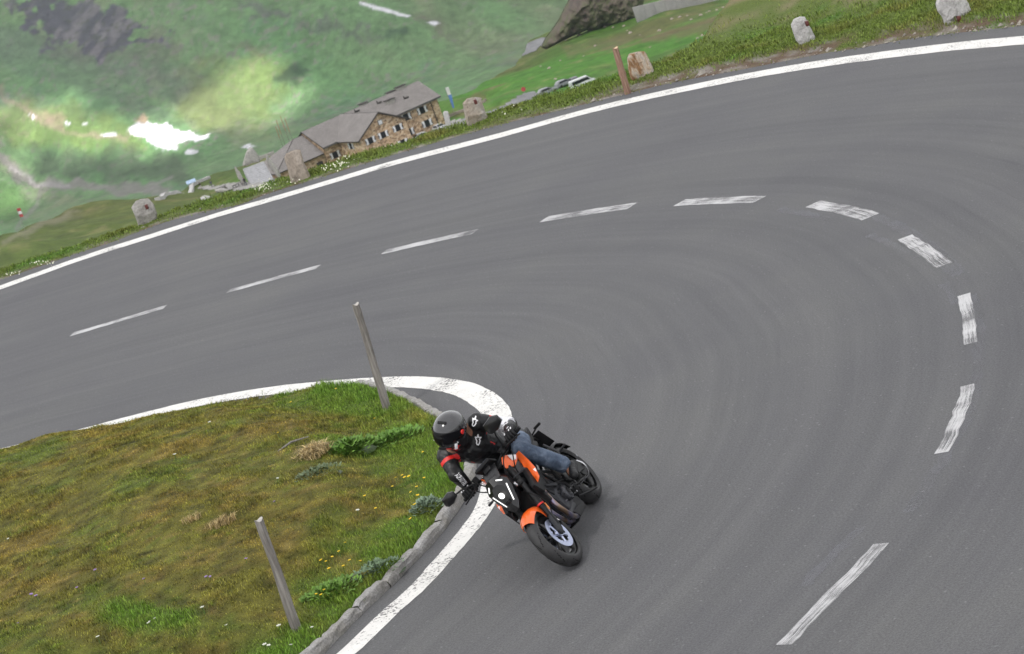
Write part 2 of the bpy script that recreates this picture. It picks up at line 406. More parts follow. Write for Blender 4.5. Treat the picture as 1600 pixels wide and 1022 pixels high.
# --- granite kerb round the island: rough blocks butted end to end
def kerb():
    m, nt, b = new_mat('granite'); ob = coords(nt)
    f = noise_tex(nt, 45, 6, .8, ob); g = noise_tex(nt, 5, 4, .6, ob)
    c = ramp(nt, f, [(.25, (.13, .127, .122)), (.5, (.30, .295, .285)), (.75, (.50, .49, .48))])
    c = mixc(nt, .8, c, ramp(nt, g, [(.35, (.7, .67, .6)), (.7, (1.1, 1.1, 1.12))]), 'MULTIPLY')
    nt.links.new(c, b.inputs['Base Color']); b.inputs['Roughness'].default_value = .85; bump(nt, b, f, .6, .02)
    P = even(KS, .045); N = normals2(P)                        # left of the path = island side
    s = np.r_[0, np.cumsum(np.linalg.norm(np.diff(P, axis=0), axis=1))]
    V = []; F = []; i = 0; k = 0
    while i < len(P) - 6:
        n = int(rng.uniform(11, 20)); j = min(len(P) - 1, i + n); seg = slice(i, j + 1)
        p, nn = P[seg], N[seg]; m_ = len(p); h = .095 + rng.uniform(-.012, .012); o = rng.uniform(-.012, .012)
        prof = [(0.0, -.05), (0.002, .04), (.004, h * .5), (.010, h - .025), (.016, h - .005), (.028, h), (.06, h + .004), (.092, h), (.102, h - .012), (.106, -.05)]
        base = len(V); tt = np.linspace(0, 1, m_)
        endf = np.minimum(1, np.minimum(tt, 1 - tt) * m_ / 1.2 + .0)
        for a_ in range(m_):
            for (u, z) in prof:
                q = p[a_] + nn[a_] * (u + o); jz = noise.noise(Vector((q[0] * 9, q[1] * 9, z * 9))) * .016 + noise.noise(Vector((q[0] * 30, q[1] * 30, z * 30))) * .006
                zz = z + (jz - (1 - endf[a_]) * .022 if z > 0 else 0)
                q = q + nn[a_] * (noise.noise(Vector((q[0] * 7, q[1] * 7, z * 25 + 9))) * .016 if z > 0 else 0)
                V.append((q[0], q[1], zz))
        c_ = len(prof)
        for a_ in range(m_ - 1):
            for e in range(c_ - 1):
                F.append((base + a_ * c_ + e, base + (a_ + 1) * c_ + e, base + (a_ + 1) * c_ + e + 1, base + a_ * c_ + e + 1))
        i = j; k += 1
    return tag(np_mesh('kerb', V, np.array(F), m, smooth=False), kind='structure')
kerb()

# --- grass island inside the bend
ISL = ground(np.array([(542, 606), (520, 609), (450, 616), (400, 621), (350, 629), (300, 638), (240, 649), (180, 661), (100, 678), (40, 692), (-60, 720)], float))[:, :2]
KI = even(KS, .3); KIn = KI + normals2(KI) * .09
ISLE = np.vstack([KIn, ISL[1:], [(-11, 30), (-14, 26), (-14, 16), (-8, 12), (-4.5, 15.5)]])
kerb_line = even(KS, .3)
def island_z(Q):
    d = sdist(Q, ISLE); dk, _, _ = seg_dist(Q, kerb_line)
    rise = .095 * sstep(-.02, .1, d) * sstep(1.2, .4, dk) + (sstep(-.12, 1.3, d) * .34 - .02) * sstep(.2, 1.6, dk)
    mound = .28 * sstep(.6, 3.5, np.minimum(d, dk))
    return np.where(d > -.05, np.maximum(rise, .0) + mound * sstep(0, .6, d), -.06) + fbm(Q, 1.3, 3, 5) * .035 * sstep(0, .5, d)
def turf_tint(Q, seed=0):
    """kinds of turf: fresh grass, olive meadow, dry brown moss, straw"""
    n1 = fbm(Q, .55, 4, seed + 1); n2 = fbm(Q, 1.7, 4, seed + 2); n3 = fbm(Q, 5, 3, seed + 3)
    T = np.tile(np.array([.150, .142, .032]), (len(Q), 1))
    n4 = fbm(Q, 14, 2, seed + 4)
    T = lerp(T, (.205, .138, .034), sstep(-.1, .75, n1 * .5 + n2 * .6 + n3 * .35 + n4 * .25) * .65)
    T = lerp(T, (.105, .150, .024), sstep(.0, .8, -n1 * .6 - n2 * .5 + n3 * .3 - n4 * .25) * .8)
    T = lerp(T, (.24, .19, .075), sstep(.35, .95, n3 * .7 + n4 * .5 + n2 * .3) * .5)
    T = T * np.array([1.0, 1.0, .8]) * np.clip(1 + .45 * fbm(Q, 9, 3, seed + 6) + .25 * fbm(Q, 24, 2, seed + 7), .3, 2)[:, None]
    return T
gx = np.arange(-14.2, 1.0, .08); gy = np.arange(12, 31.5, .08); A_, B_ = np.meshgrid(gx, gy); Q = np.c_[A_.ravel(), B_.ravel()]
di = sdist(Q, ISLE); zi = island_z(Q)
def island_green(Q):
    d, _, _ = seg_dist(Q, kerb_line); tp = proj(np.c_[Q, np.full(len(Q), .2)])
    g = sstep(1.15, .1, d + fbm(Q, 1.6, 3, 9) * .5)
    for cx, cy, rx_, ry_ in ((640, 690, 95, 55), (560, 700, 60, 22), (520, 920, 70, 60), (560, 625, 120, 22), (470, 985, 60, 40), (240, 1000, 120, 25), (690, 740, 50, 60)):
        g = np.maximum(g, .85 * sstep(1.3, .3, np.hypot((tp[:, 0] - cx) / rx_, (tp[:, 1] - cy) / ry_) + fbm(Q, 2.2, 3, 13) * .3))
    return np.clip(g, 0, 1)
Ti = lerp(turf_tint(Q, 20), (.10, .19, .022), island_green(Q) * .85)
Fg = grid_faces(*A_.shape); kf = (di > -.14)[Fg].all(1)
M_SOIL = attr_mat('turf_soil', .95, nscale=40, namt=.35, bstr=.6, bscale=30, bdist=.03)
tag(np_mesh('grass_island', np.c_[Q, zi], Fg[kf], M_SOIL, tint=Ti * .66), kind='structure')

M_BLADE = attr_mat('grass_blades', .55, spec=.25)
def blades(name, Q, Z, T, hgt, wid, lean=.5, slope=None):
    """one mesh of many single grass blades, three-cornered and bent"""
    n = len(Q); ang = rng.uniform(0, 2 * np.pi, n); h = hgt * rng.uniform(.45, 1.25, n); w_ = wid * rng.uniform(.6, 1.3, n)
    ld = rng.uniform(0, 2 * np.pi, n); lm = h * lean * rng.uniform(.2, 1.6, n)
    c, s = np.cos(ang), np.sin(ang); lx, ly = np.cos(ld) * lm, np.sin(ld) * lm
    b0 = np.c_[Q[:, 0] - c * w_, Q[:, 1] - s * w_, Z - .01]; b1 = np.c_[Q[:, 0] + c * w_, Q[:, 1] + s * w_, Z - .01]
    m0 = np.c_[Q[:, 0] - c * w_ * .7 + lx * .35, Q[:, 1] - s * w_ * .7 + ly * .35, Z + h * .6]; m1 = np.c_[Q[:, 0] + c * w_ * .7 + lx * .35, Q[:, 1] + s * w_ * .7 + ly * .35, Z + h * .6]
    tp = np.c_[Q[:, 0] + lx, Q[:, 1] + ly, Z + h * np.clip(1 - .3 * lm / (h + 1e-6), .4, 1)]
    V = np.stack([b0, b1, m1, m0, tp], 1).reshape(-1, 3); k = np.arange(n)[:, None] * 5
    tri = np.stack([np.c_[k, k + 1, k + 2], np.c_[k, k + 2, k + 3], np.c_[k + 3, k + 2, k + 4]], 1).reshape(-1, 3)
    tn = np.clip(T * (rng.uniform(.55, 1.5, n) ** 1.3)[:, None], 0, 1); Tv = np.repeat(tn, 5, 0)
    return tag(np_mesh(name, V, tri, M_BLADE, tint=Tv), kind='stuff')
n = 520000
Q = np.c_[rng.uniform(-7.6, .6, n), rng.uniform(17.5, 31, n)]
Q = Q[sdist(Q, ISLE) > -.02]; pp = proj(np.c_[Q, np.full(len(Q), .2)]); Q = Q[(pp[:, 0] > -60) & (pp[:, 1] < 1080)]
g = island_green(Q); Tb = lerp(turf_tint(Q, 20), (.10, .20, .022), g * .85)
clump = sstep(-.5, .8, fbm(Q, 3.2, 3, 31)); hb = (.013 + .018 * clump) * (1 + 1.3 * g)
edge = sstep(.35, .0, sdist(Q, ISLE)); hb = hb * (1 + .6 * edge)
keep = rng.uniform(0, 1, len(Q)) < (.55 + .3 * g + .4 * clump)
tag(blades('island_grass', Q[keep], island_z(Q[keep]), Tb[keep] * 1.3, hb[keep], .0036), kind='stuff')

# ================================================================== verge outside the bend
def verge_tc(P):
    """how far the shelf reaches out before the hillside drops away"""
    return .52 + .6 * sstep(-1, 3, P[:, 0]) + 7.2 * sstep(3.8, 7.5, P[:, 0])
def verge_z(P, t):
    tc = verge_tc(P); q = P
    crest = (.03 + .06 * sstep(-1, 3, P[:, 0])) * sstep(.1, .9, t)
    knoll = sstep(4.5, 8, P[:, 0]) * (.18 * sstep(1.5, 4, t))
    z = -.03 + .045 * sstep(0, .12, t) + crest + knoll + (fbm(q, 1.1, 4, 2) * .045 + fbm(q, 3.5, 3, 4) * .03) * sstep(.1, .8, t)
    e = np.maximum(0, t - tc); return z - np.where(e < 1.2, .33 * e ** 2, .475 + .79 * (e - 1.2))
tt = np.r_[np.arange(0, 2.4, .1), np.arange(2.4, 12, .4), np.arange(12, 32, 2.)]
nv, ntt = len(VS), len(tt)
Pg = (VS[:, None, :] + VN[:, None, :] * tt[None, :, None]).reshape(-1, 2); Tg = np.tile(tt, nv)
Pg0 = np.repeat(VS, ntt, 0)
Zg = verge_z(Pg, Tg)
def verge_tint(P, t):
    n1 = fbm(P, .6, 4, 41); n2 = fbm(P, 2.2, 4, 42); n3 = fbm(P, 7, 3, 43)
    T = np.tile(np.array([.125, .175, .032]), (len(P), 1))
    T = lerp(T, (.22, .17, .045), sstep(.1, .9, n1 * .6 + n2 * .6) * .45)
    T = lerp(T, (.090, .190, .026), sstep(.1, .8, -n1 * .7 - n2 * .5) * .8)
    return T, n1, n2, n3
def dirt_mask(P, t):
    """bare crumbling strip next to the asphalt"""
    n2 = fbm(P, 1.3, 4, 44); n3 = fbm(P, 6, 3, 45); k = sstep(1.5, 4, P[:, 0])
    near = sstep(.22, .05, t + n3 * .12)
    band = sstep(.8, .3, t) * sstep(-.15, .35, n2 + .35 * k) * sstep(.12, .25, t + .1)
    return np.clip(np.maximum(near, band * (.35 + .65 * k)), 0, 1)
T0, n1, n2, n3 = verge_tint(Pg, Tg); dm = dirt_mask(Pg, Tg)
soil = lerp(np.tile(np.array([.11, .075, .05]), (len(Pg), 1)), (.23, .21, .19), sstep(-.2, .6, n3 + n2 * .3))
rough_ = sstep(4.2, 6.5, Pg[:, 0]) * sstep(2.0, 3.2, Tg) * sstep(-.2, .4, n2 + n3 * .4)
Tv = lerp(T0 * .7, soil, dm); Tv = lerp(Tv, (.20, .165, .10), rough_ * .7)
M_VERGE = attr_mat('verge_soil', .95, nscale=22, namt=.4, bstr=.7, bscale=16, bdist=.05)
tag(np_mesh('verge', np.c_[Pg, Zg], grid_faces(nv, ntt)[:, ::-1], M_VERGE, tint=Tv), kind='structure')
# grass on the verge
n = 150000
vi = rng.integers(int(4 / .2), nv - 2, n); tq = np.abs(rng.normal(0, 1, n)) ** 1.0 * 1.3 + rng.uniform(0, .6, n); P0 = VS[vi] + rng.normal(0, .12, (n, 2))
P = P0 + VN[vi] * tq[:, None]; px = proj(np.c_[P, np.zeros(n)])
ok = (tq < verge_tc(P) + 1.2) & (px[:, 0] > -60) & (px[:, 0] < 1660)
P, tq = P[ok], tq[ok]; dm = dirt_mask(P, tq); Tq, n1, n2, n3 = verge_tint(P, tq)
rk = sstep(4.2, 6.5, P[:, 0]) * sstep(2.2, 3.2, tq) * sstep(-.2, .4, n2 + n3 * .4)
ok = rng.uniform(0, 1, len(P)) > np.maximum(dm * .96, rk * .8); P, tq, Tq, n2, n3 = P[ok], tq[ok], Tq[ok], n2[ok], n3[ok]
hb = (.030 + .045 * sstep(-.3, .9, n2 + .5 * n3)) * (.45 + .55 * sstep(.1, .7, tq))
tag(blades('verge_grass', P, verge_z(P, tq), Tq * 1.1, hb, .0075, .6), kind='stuff')
# gravel crumbs along the asphalt edge
def crumbs(name, P, Z, rad, tint, mat, label=None):
    V = []; F = []; T = []
    for (x, y), z, r in zip(P, Z, rad):
        b = len(V); s = rng.uniform(.6, 1.3, 6) * r; t_ = tint * rng.uniform(.6, 1.25)
        V += [(x + s[0], y, z), (x, y + s[1], z), (x - s[2], y, z), (x, y - s[3], z), (x + r * .2, y, z + s[4] * .8), (x, y, z - s[5] * .5)]
        F += [(b, b + 1, b + 4), (b + 1, b + 2, b + 4), (b + 2, b + 3, b + 4), (b + 3, b, b + 4), (b + 1, b, b + 5), (b + 2, b + 1, b + 5), (b + 3, b + 2, b + 5), (b, b + 3, b + 5)]; T += [t_] * 6
    return tag(np_mesh(name, V, np.array(F), mat, smooth=False, tint=np.array(T)), kind='stuff')
M_PEB = attr_mat('pebble', .9)
n = 900; vi = rng.integers(20, nv - 2, n); tq = np.abs(rng.normal(0.05, .16, n)); k = VS[vi, 0]
ok = rng.uniform(0, 1, n) < (.25 + .75 * sstep(1, 4, k)); vi, tq = vi[ok], tq[ok]; P = VS[vi] + VN[vi] * tq[:, None] + rng.normal(0, .03, (len(vi), 2))
crumbs('gravel', P, np.maximum(0.005, verge_z(P, tq)) + .004, rng.gamma(1.3, .009, len(P)) + .004, np.array([.30, .275, .24]), M_PEB)

# ================================================================== hillside below the bend, with the inn
H_DIST = 530.0
HB = at(np.array([694.7, 188.7]), H_DIST)                    # right-hand front corner of the inn, at the ground
ZH = float(HB[2])
CPT = [((0, 372), 430), ((60, 350), 445), ((110, 332), 460), ((215, 318), 500), ((300, 293), 550), ((375, 262), 575), ((100, 390), 330), ((0, 400), 300), ((250, 345), 330), ((390, 290), 480),
       ((350, 300), 460), ((740, 146), 600), ((800, 108), 640), ((826, 88), 680), ((835, 72), 700), ((912, 134), 475), ((860, 150), 470), ((1000, 90), 500), ((1000, 45), 620), ((950, 45), 650),
       ((1110, 10), 625), ((1200, -20), 640), ((1300, -60), 660), ((1050, 85), 480), ((1120, 60), 470), ((1250, 0), 520), ((1400, -30), 480), ((1600, -80), 480), ((720, 182), 500), ((760, 158), 520)]
cp = np.array([at(np.array(p, float), d) for p, d in CPT])
UH = np.array([math.cos(R(27.7)), math.sin(R(27.7))]); NH = np.array([math.sin(R(27.7)), -math.cos(R(27.7))])   # along the inn, out of its front
H0 = HB[:2] - 30 * UH
extra = []
for u, n_ in ((-14, 0), (-14, 10), (-4, 12), (10, 12), (20, 10), (30, 10), (38, 0), (-12, -10), (10, -16), (30, -16), (40, -10)):
    q = H0 + UH * u + NH * n_; extra.append((q[0], q[1], ZH - .1))
for az in np.linspace(-.24, .24, 7):
    extra.append((math.tan(az) * 60, 60, -9.5)); extra.append((math.tan(az) * 130, 130, -26)); extra.append((math.tan(az) * 230, 230, -46))
cp = np.vstack([cp, extra])
def tocs(P): d = np.maximum(P[:, 1], 1); return np.c_[P[:, 0] / d * 420, d * .55]
K = tocs(cp[:, :2])
def tps(r2): return np.where(r2 > 1e-9, r2 * np.log(r2 + 1e-12), 0)
nK = len(K); D2 = ((K[:, None] - K[None]) ** 2).sum(-1); A_ = np.zeros((nK + 3, nK + 3)); A_[:nK, :nK] = tps(D2) + np.eye(nK) * 3; A_[:nK, nK] = 1; A_[:nK, nK + 1:] = K; A_[nK:, :nK] = A_[:nK, nK:].T
WT = np.linalg.solve(A_, np.r_[cp[:, 2], 0, 0, 0])
EDGE = [((-60, 395), 420), ((0, 372), 430), ((60, 350), 445), ((110, 332), 460), ((215, 318), 500), ((300, 293), 553), ((375, 262), 578), ((480, 220), 585), ((600, 200), 590), ((690, 178), 590), ((740, 146), 605), ((800, 108), 645), ((830, 70), 705), ((900, 30), 760), ((1100, -40), 800), ((1600, -200), 800)]
EA = np.array([(ray(np.array(p, float))[0] / ray(np.array(p, float))[1]) for p, d in EDGE]); ED = np.array([d for p, d in EDGE], float)
def hill_z(P, relief=True):
    P = np.asarray(P, float); k = tocs(P); z = np.zeros(len(P))
    for i in range(0, len(P), 20000):
        q = k[i:i + 20000]; r2 = ((q[:, None] - K[None]) ** 2).sum(-1); z[i:i + 20000] = tps(r2) @ WT[:nK] + WT[nK] + q @ WT[nK + 1:]
    az = P[:, 0] / np.maximum(P[:, 1], 1); de = np.interp(az, EA, ED); e = np.maximum(0, P[:, 1] - de)
    if relief:
        hd = np.hypot((P - (H0 + UH * 14)) @ UH, (P - (H0 + UH * 14)) @ NH); flat = sstep(22, 40, hd)
        z = z + flat * (fbm(P, .02, 3, 61) * 1.1 + fbm(P, .075, 4, 62) * .75) * sstep(60, 300, P[:, 1])
    return z - np.where(e < 20, e * e * .02, 8 + (e - 20) * .8)
azs = np.linspace(-.30, .30, 420); ds = np.r_[np.linspace(46, 300, 50), np.linspace(304, 760, 330), np.linspace(775, 1250, 22)]
AZ, DS = np.meshgrid(azs, ds); Q = np.c_[(AZ * DS).ravel(), DS.ravel()]; Zh = hill_z(Q)
def hit(p, d0=250, d1=800):
    """where the line of sight of a photo pixel meets the hillside"""
    d = np.linspace(d0, d1, 1400); W = at(np.tile(np.array(p, float), (len(d), 1)), 1.0); r = ray(np.array(p, float)); r = r / r[1]
    W = CP + d[:, None] * r; g = hill_z(W[:, :2]) >= W[:, 2]; i = int(np.argmax(g)) if g.any() else int(np.argmin(W[:, 2] - hill_z(W[:, :2]))); return W[i]
px = proj(np.c_[Q, Zh])
n1 = fbm(Q, .012, 4, 71); n2 = fbm(Q, .05, 4, 72); n3 = fbm(Q, .25, 3, 73)
Th = np.tile(np.array([.070, .150, .020]), (len(Q), 1))
Th = lerp(Th, (.095, .105, .028), sstep(-.1, .6, n1 + n2 * .5) * .8)
Th = lerp(Th, (.115, .10, .04), sstep(.15, .8, n2 + n3 * .4) * .5)
Th = lerp(Th, (.055, .165, .015), sstep(0, .6, -n1 - n2 * .3 + .25 * sstep(690, 900, px[:, 0]) * sstep(40, 80, px[:, 1])) * .9)
Th = lerp(Th, (.078, .088, .020), sstep(450, 300, px[:, 0]) * .75)
n4 = fbm(Q, .6, 3, 74); lay = fbm(np.c_[Q[:, 0] * .012, Q[:, 1] * .05], 1.0, 4, 75)
Th = lerp(Th, (.055, .085, .018), sstep(.1, .6, lay) * .45); Th = lerp(Th, (.15, .13, .06), sstep(.45, .9, n3 + .4 * n4) * .5); Th = Th * (1.12 + .25 * n4 + .18 * n3)[:, None]
def px_mask(px, poly, soft=4, warp=0, seed=0):
    q = px + np.c_[fbm(px, .05, 4, seed), fbm(px, .05, 4, seed + 5)] * warp
    return sstep(-soft, soft, sdist(q, np.array(poly, float)))
def near_bbox(px, poly, m=30):
    p = np.array(poly); return (px[:, 0] > p[:, 0].min() - m) & (px[:, 0] < p[:, 0].max() + m) & (px[:, 1] > p[:, 1].min() - m) & (px[:, 1] < p[:, 1].max() + m)
def stamp(T, px, poly, col, soft=3, warp=0, amt=1, seed=0):
    k = near_bbox(px, poly, 25)
    if k.any(): T[k] = lerp(T[k], col, px_mask(px[k], poly, soft, warp, seed) * amt)
# worn ground on the hillside
for poly, col, a_ in (([(0, 374), (30, 364), (45, 352), (122, 331), (126, 336), (60, 362), (0, 384)], (.24, .215, .165), .45),
                      ([(1000, 60), (1090, 36), (1160, 20), (1170, 28), (1090, 48), (1005, 72)], (.13, .10, .05), .6),
                      ([(880, 70), (960, 55), (1000, 62), (940, 80), (890, 88)], (.12, .11, .05), .5),
                      ([(700, 176), (745, 150), (770, 160), (720, 184)], (.14, .11, .05), .6)):
    k = (Q[:, 1] < np.interp(Q[:, 0] / Q[:, 1], EA, ED)) & (Q[:, 1] > 280)
    Tk = Th[k]; stamp(Tk, px[k], poly, col, 4, 8, a_, 3); Th[k] = Tk
M_HILL = attr_mat('hill_meadow', .95, nscale=.9, namt=.35, bstr=.5, bscale=.8, bdist=.6)
tag(np_mesh('hillside', np.c_[Q, Zh], grid_faces(*AZ.shape), M_HILL, tint=Th), kind='structure')
def drape(name, poly, mat, d0=300, d1=760, lift=.12, kind='structure', step=6.0):
    """sheet lying on the hillside inside a photo outline"""
    W = np.array([hit(p, d0, d1) for p in poly]); P = W[:, :2]; x0, y0 = P.min(0); x1, y1 = P.max(0)
    st = max((x1 - x0) / 60, (y1 - y0) / 90, .3); gx = np.arange(x0, x1 + st, st); gy = np.arange(y0, y1 + st, st); A, B = np.meshgrid(gx, gy); q = np.c_[A.ravel(), B.ravel()]
    f = grid_faces(*A.shape); k = (sdist(q, P) > -st * .3)[f].all(1)
    if not k.any(): return None
    return tag(np_mesh(name, np.c_[q, hill_z(q) + lift], f[k], mat), kind=kind)
M_FARROAD = simple('distant_asphalt', (.20, .20, .205), .9, nscale=.3)
M_GRAVEL = simple('pale_gravel', (.30, .29, .27), .95, nscale=.5)
drape('road', [(690, 196), (716, 190), (760, 176), (790, 164), (806, 152), (826, 143), (843, 146), (838, 155), (815, 163), (790, 176), (740, 205), (700, 215)], M_FARROAD)
drape('road', [(811, 82), (822, 73), (846, 59), (862, 60), (850, 70), (838, 80)], M_FARROAD, 560, 720)
drape('forecourt', [(560, 232), (690, 196), (720, 188), (730, 205), (640, 240), (560, 262)], M_GRAVEL, 440, 560)
drape('path', [(300, 296), (318, 290), (372, 285), (398, 284), (430, 274), (434, 284), (398, 296), (360, 300), (318, 297)], M_GRAVEL, 380, 600)

# ================================================================== the mountain across the valley
FLOOR_Z, FOOT = -262.0, 1900.0
def mtn_z(P):
    foot = FOOT + fbm(P[:, :1], .006, 3, 81) * 20
    e = np.maximum(0, P[:, 1] - foot); z = FLOOR_Z + e * (.30 + .27 * sstep(0, 120, e)) + .0
    k = sstep(0, 60, e)
    # gullies run down across the face
    g = P[:, 0] + e * .55
    z = z + k * (fbm(np.c_[g, e * .3], .011, 4, 82) * 11 + fbm(P, .035, 4, 83) * 3.2)
    z = z + (1 - k) * fbm(P, .02, 3, 84) * 1.5
    return np.minimum(z, 40 + fbm(P, .004, 3, 85) * 12)
azs = np.linspace(-.33, .33, 620); ds = np.r_[np.linspace(1150, 1700, 14), np.linspace(1720, 2180, 330), np.linspace(2190, 2560, 40), [2700, 3000]]
AZ, DS = np.meshgrid(azs, ds); Q = np.c_[(AZ * DS).ravel(), DS.ravel()]; Zm = mtn_z(Q); px = proj(np.c_[Q, Zm])
n1 = fbm(Q, .006, 4, 91); n2 = fbm(Q, .02, 5, 92); n3 = fbm(Q, .09, 4, 93); gul = fbm(np.c_[Q[:, 0] + Q[:, 1] * .55, Q[:, 1] * .18], .02, 5, 94)
Tm = np.tile(np.array([.090, .158, .064]), (len(Q), 1))
Tm = lerp(Tm, (.125, .145, .080), sstep(0, .7, n1 + gul * .6) * .65)
Tm = lerp(Tm, (.074, .175, .058), sstep(0, .7, -n1 * .6 - gul * .6) * .7)
Tm = lerp(Tm, (.060, .115, .060), sstep(.25, .75, n2 * .8 + n3 * .5 - .2 * gul) * .6)
Tm = lerp(Tm, (.14, .115, .085), sstep(.35, .95, gul + n3 * .5) * .35)
n5 = fbm(Q, .30, 3, 95); Tm = Tm * (1.85 + .36 * n5 + .26 * n3)[:, None]
Tm = lerp(Tm, (.24, .22, .19), sstep(.5, .75, n5 + .4 * n2) * .7)
Tm = lerp(Tm, (.125, .12, .13), sstep(.25, .75, fbm(np.c_[Q[:, 0] + Q[:, 1] * .9, Q[:, 1] * .25], .012, 5, 96)) * .40)
SUNLIT_GRN = (.17, .22, .050)  # sunlight painted into the slope tint: yellower, brighter meadow where the sunny patches fall
stamp(Tm, px, [(300, 120), (340, 98), (420, 85), (450, 120), (430, 170), (420, 200), (300, 205), (270, 180)], SUNLIT_GRN, 22, 18, .6, 2)
stamp(Tm, px, [(-20, 165), (60, 158), (120, 160), (230, 205), (230, 235), (90, 235), (-20, 215)], SUNLIT_GRN, 18, 14, .6, 4)
stamp(Tm, px, [(-20, 290), (25, 290), (50, 320), (20, 345), (-20, 350)], (.07, .16, .03), 10, 8, .7, 4)
stamp(Tm, px, [(40, 235), (200, 235), (260, 245), (300, 250), (300, 285), (180, 285), (60, 262)], (.085, .095, .065), 14, 14, .65, 6)
ROCK = np.array([.125, .115, .118])
rk = [(15, -5), (40, 22), (62, 38), (78, 62), (98, 70), (128, 76), (150, 80), (178, 76), (205, 66), (256, 60), (252, 52), (225, 46), (208, 38), (190, 30), (165, 8), (130, -5)]
sc_ = [(55, 55), (90, 68), (150, 78), (205, 66), (262, 60), (290, 80), (270, 92), (200, 100), (120, 95), (70, 80)]
stamp(Tm, px, sc_, (.13, .12, .10), 12, 14, .45, 7)
strat = fbm(np.c_[px[:, 0] * .8 + px[:, 1] * .55, px[:, 1] * .35 - px[:, 0] * .1], .11, 4, 97); ROCKV = lerp(np.tile(np.array([.095, .090, .108]), (len(Q), 1)), (.20, .185, .19), sstep(-.3, .6, strat)); ROCKV = lerp(ROCKV, (.075, .09, .045), sstep(.25, .7, n5 + .3 * n2) * .7)
k = near_bbox(px, rk, 25); Tm[k] = lerp(Tm[k], ROCKV[k], px_mask(px[k], rk, 3, 26, 8) * .95)
stamp(Tm, px, [(370, 0), (400, 5), (440, 12), (450, 24), (430, 30), (395, 22)], ROCK * 1.1, 6, 14, .65, 9)
stamp(Tm, px, [(470, 22), (520, 30), (600, 52), (590, 60), (530, 52), (480, 40)], ROCK * .95, 8, 16, .55, 10)
stamp(Tm, px, [(440, 110), (470, 98), (485, 112), (460, 128), (430, 124)], (.04, .07, .04), 6, 10, .7, 11)
stamp(Tm, px, [(590, 45), (640, 48), (640, 60), (600, 58)], (.035, .07, .04), 5, 10, .7, 12)
stamp(Tm, px, [(640, 20), (690, 26), (700, 60), (685, 66), (665, 35), (640, 28)], (.16, .13, .10), 6, 10, .5, 13)
stamp(Tm, px, [(360, 70), (372, 62), (395, 72), (420, 68), (424, 78), (390, 84)], (.15, .14, .08), 5, 10, .5, 13)
SNOW = np.array([.82, .83, .85])
STREAM = (.27, .25, .225)
def line_poly(pts, w_):
    P = np.array(pts, float); N = normals2(P); return list(map(tuple, np.vstack([P + N * w_ / 2, (P - N * w_ / 2)[::-1]])))
stamp(Tm, px, line_poly([(-10, 245), (15, 258), (35, 276), (70, 288), (130, 291), (220, 300), (265, 303)], 15), STREAM, 4, 9, .85, 14)
stamp(Tm, px, line_poly([(15, 262), (60, 284), (110, 290)], 6), (.42, .40, .38), 3, 6, .7, 15)
stamp(Tm, px, line_poly([(72, 290), (62, 315), (45, 335), (25, 360)], 5), STREAM, 3, 6, .7, 16)
stamp(Tm, px, line_poly([(225, 302), (250, 285), (272, 276)], 4), (.28, .26, .24), 2, 3, .7, 16)
stamp(Tm, px, line_poly([(0, 130), (8, 152), (40, 172), (72, 190), (110, 206), (160, 214), (200, 218)], 6), (.33, .26, .19), 4, 6, .7, 17)
stamp(Tm, px, line_poly([(45, 174), (75, 180), (105, 192)], 12), (.34, .25, .18), 6, 8, .6, 18)
stamp(Tm, px, [(215, 195), (225, 178), (235, 182), (233, 198), (262, 200)], (.50, .36, .24), 3, 5, .8, 18)
for poly, ww in (([(203, 202), (214, 194), (226, 199), (232, 191), (246, 195), (262, 193), (270, 206), (290, 212), (298, 205), (310, 214), (327, 213), (328, 219), (302, 222), (281, 228), (272, 239), (257, 240), (247, 234), (240, 222), (224, 214)], 7),
              ([(286, 239), (294, 235), (311, 235), (312, 239), (302, 242), (288, 242)], 3), ([(562, 3), (600, 12), (641, 24), (638, 28), (600, 19), (566, 8)], 2), ([(669, 34), (680, 32), (687, 36), (680, 40)], 2),
              ([(376, 228), (388, 225), (400, 228), (388, 231)], 3), ([(156, 211), (180, 209), (182, 213), (160, 215)], 3), ([(100, 191), (112, 194), (108, 198)], 2), ([(126, 194), (136, 193), (134, 197)], 2), ([(44, 178), (56, 182), (52, 185)], 2)):
    stamp(Tm, px, poly, SNOW, 1.4, ww, 1, 19)
Tm = np.minimum(Tm * np.array([1.0, .97, 1.04]), .85)
M_MTN = attr_mat('mountain_meadow', .97, nscale=.12, namt=.30, bstr=.8, bscale=.12, bdist=4)
tag(np_mesh('mountain', np.c_[Q, Zm], grid_faces(*AZ.shape), M_MTN, tint=Tm), kind='structure')

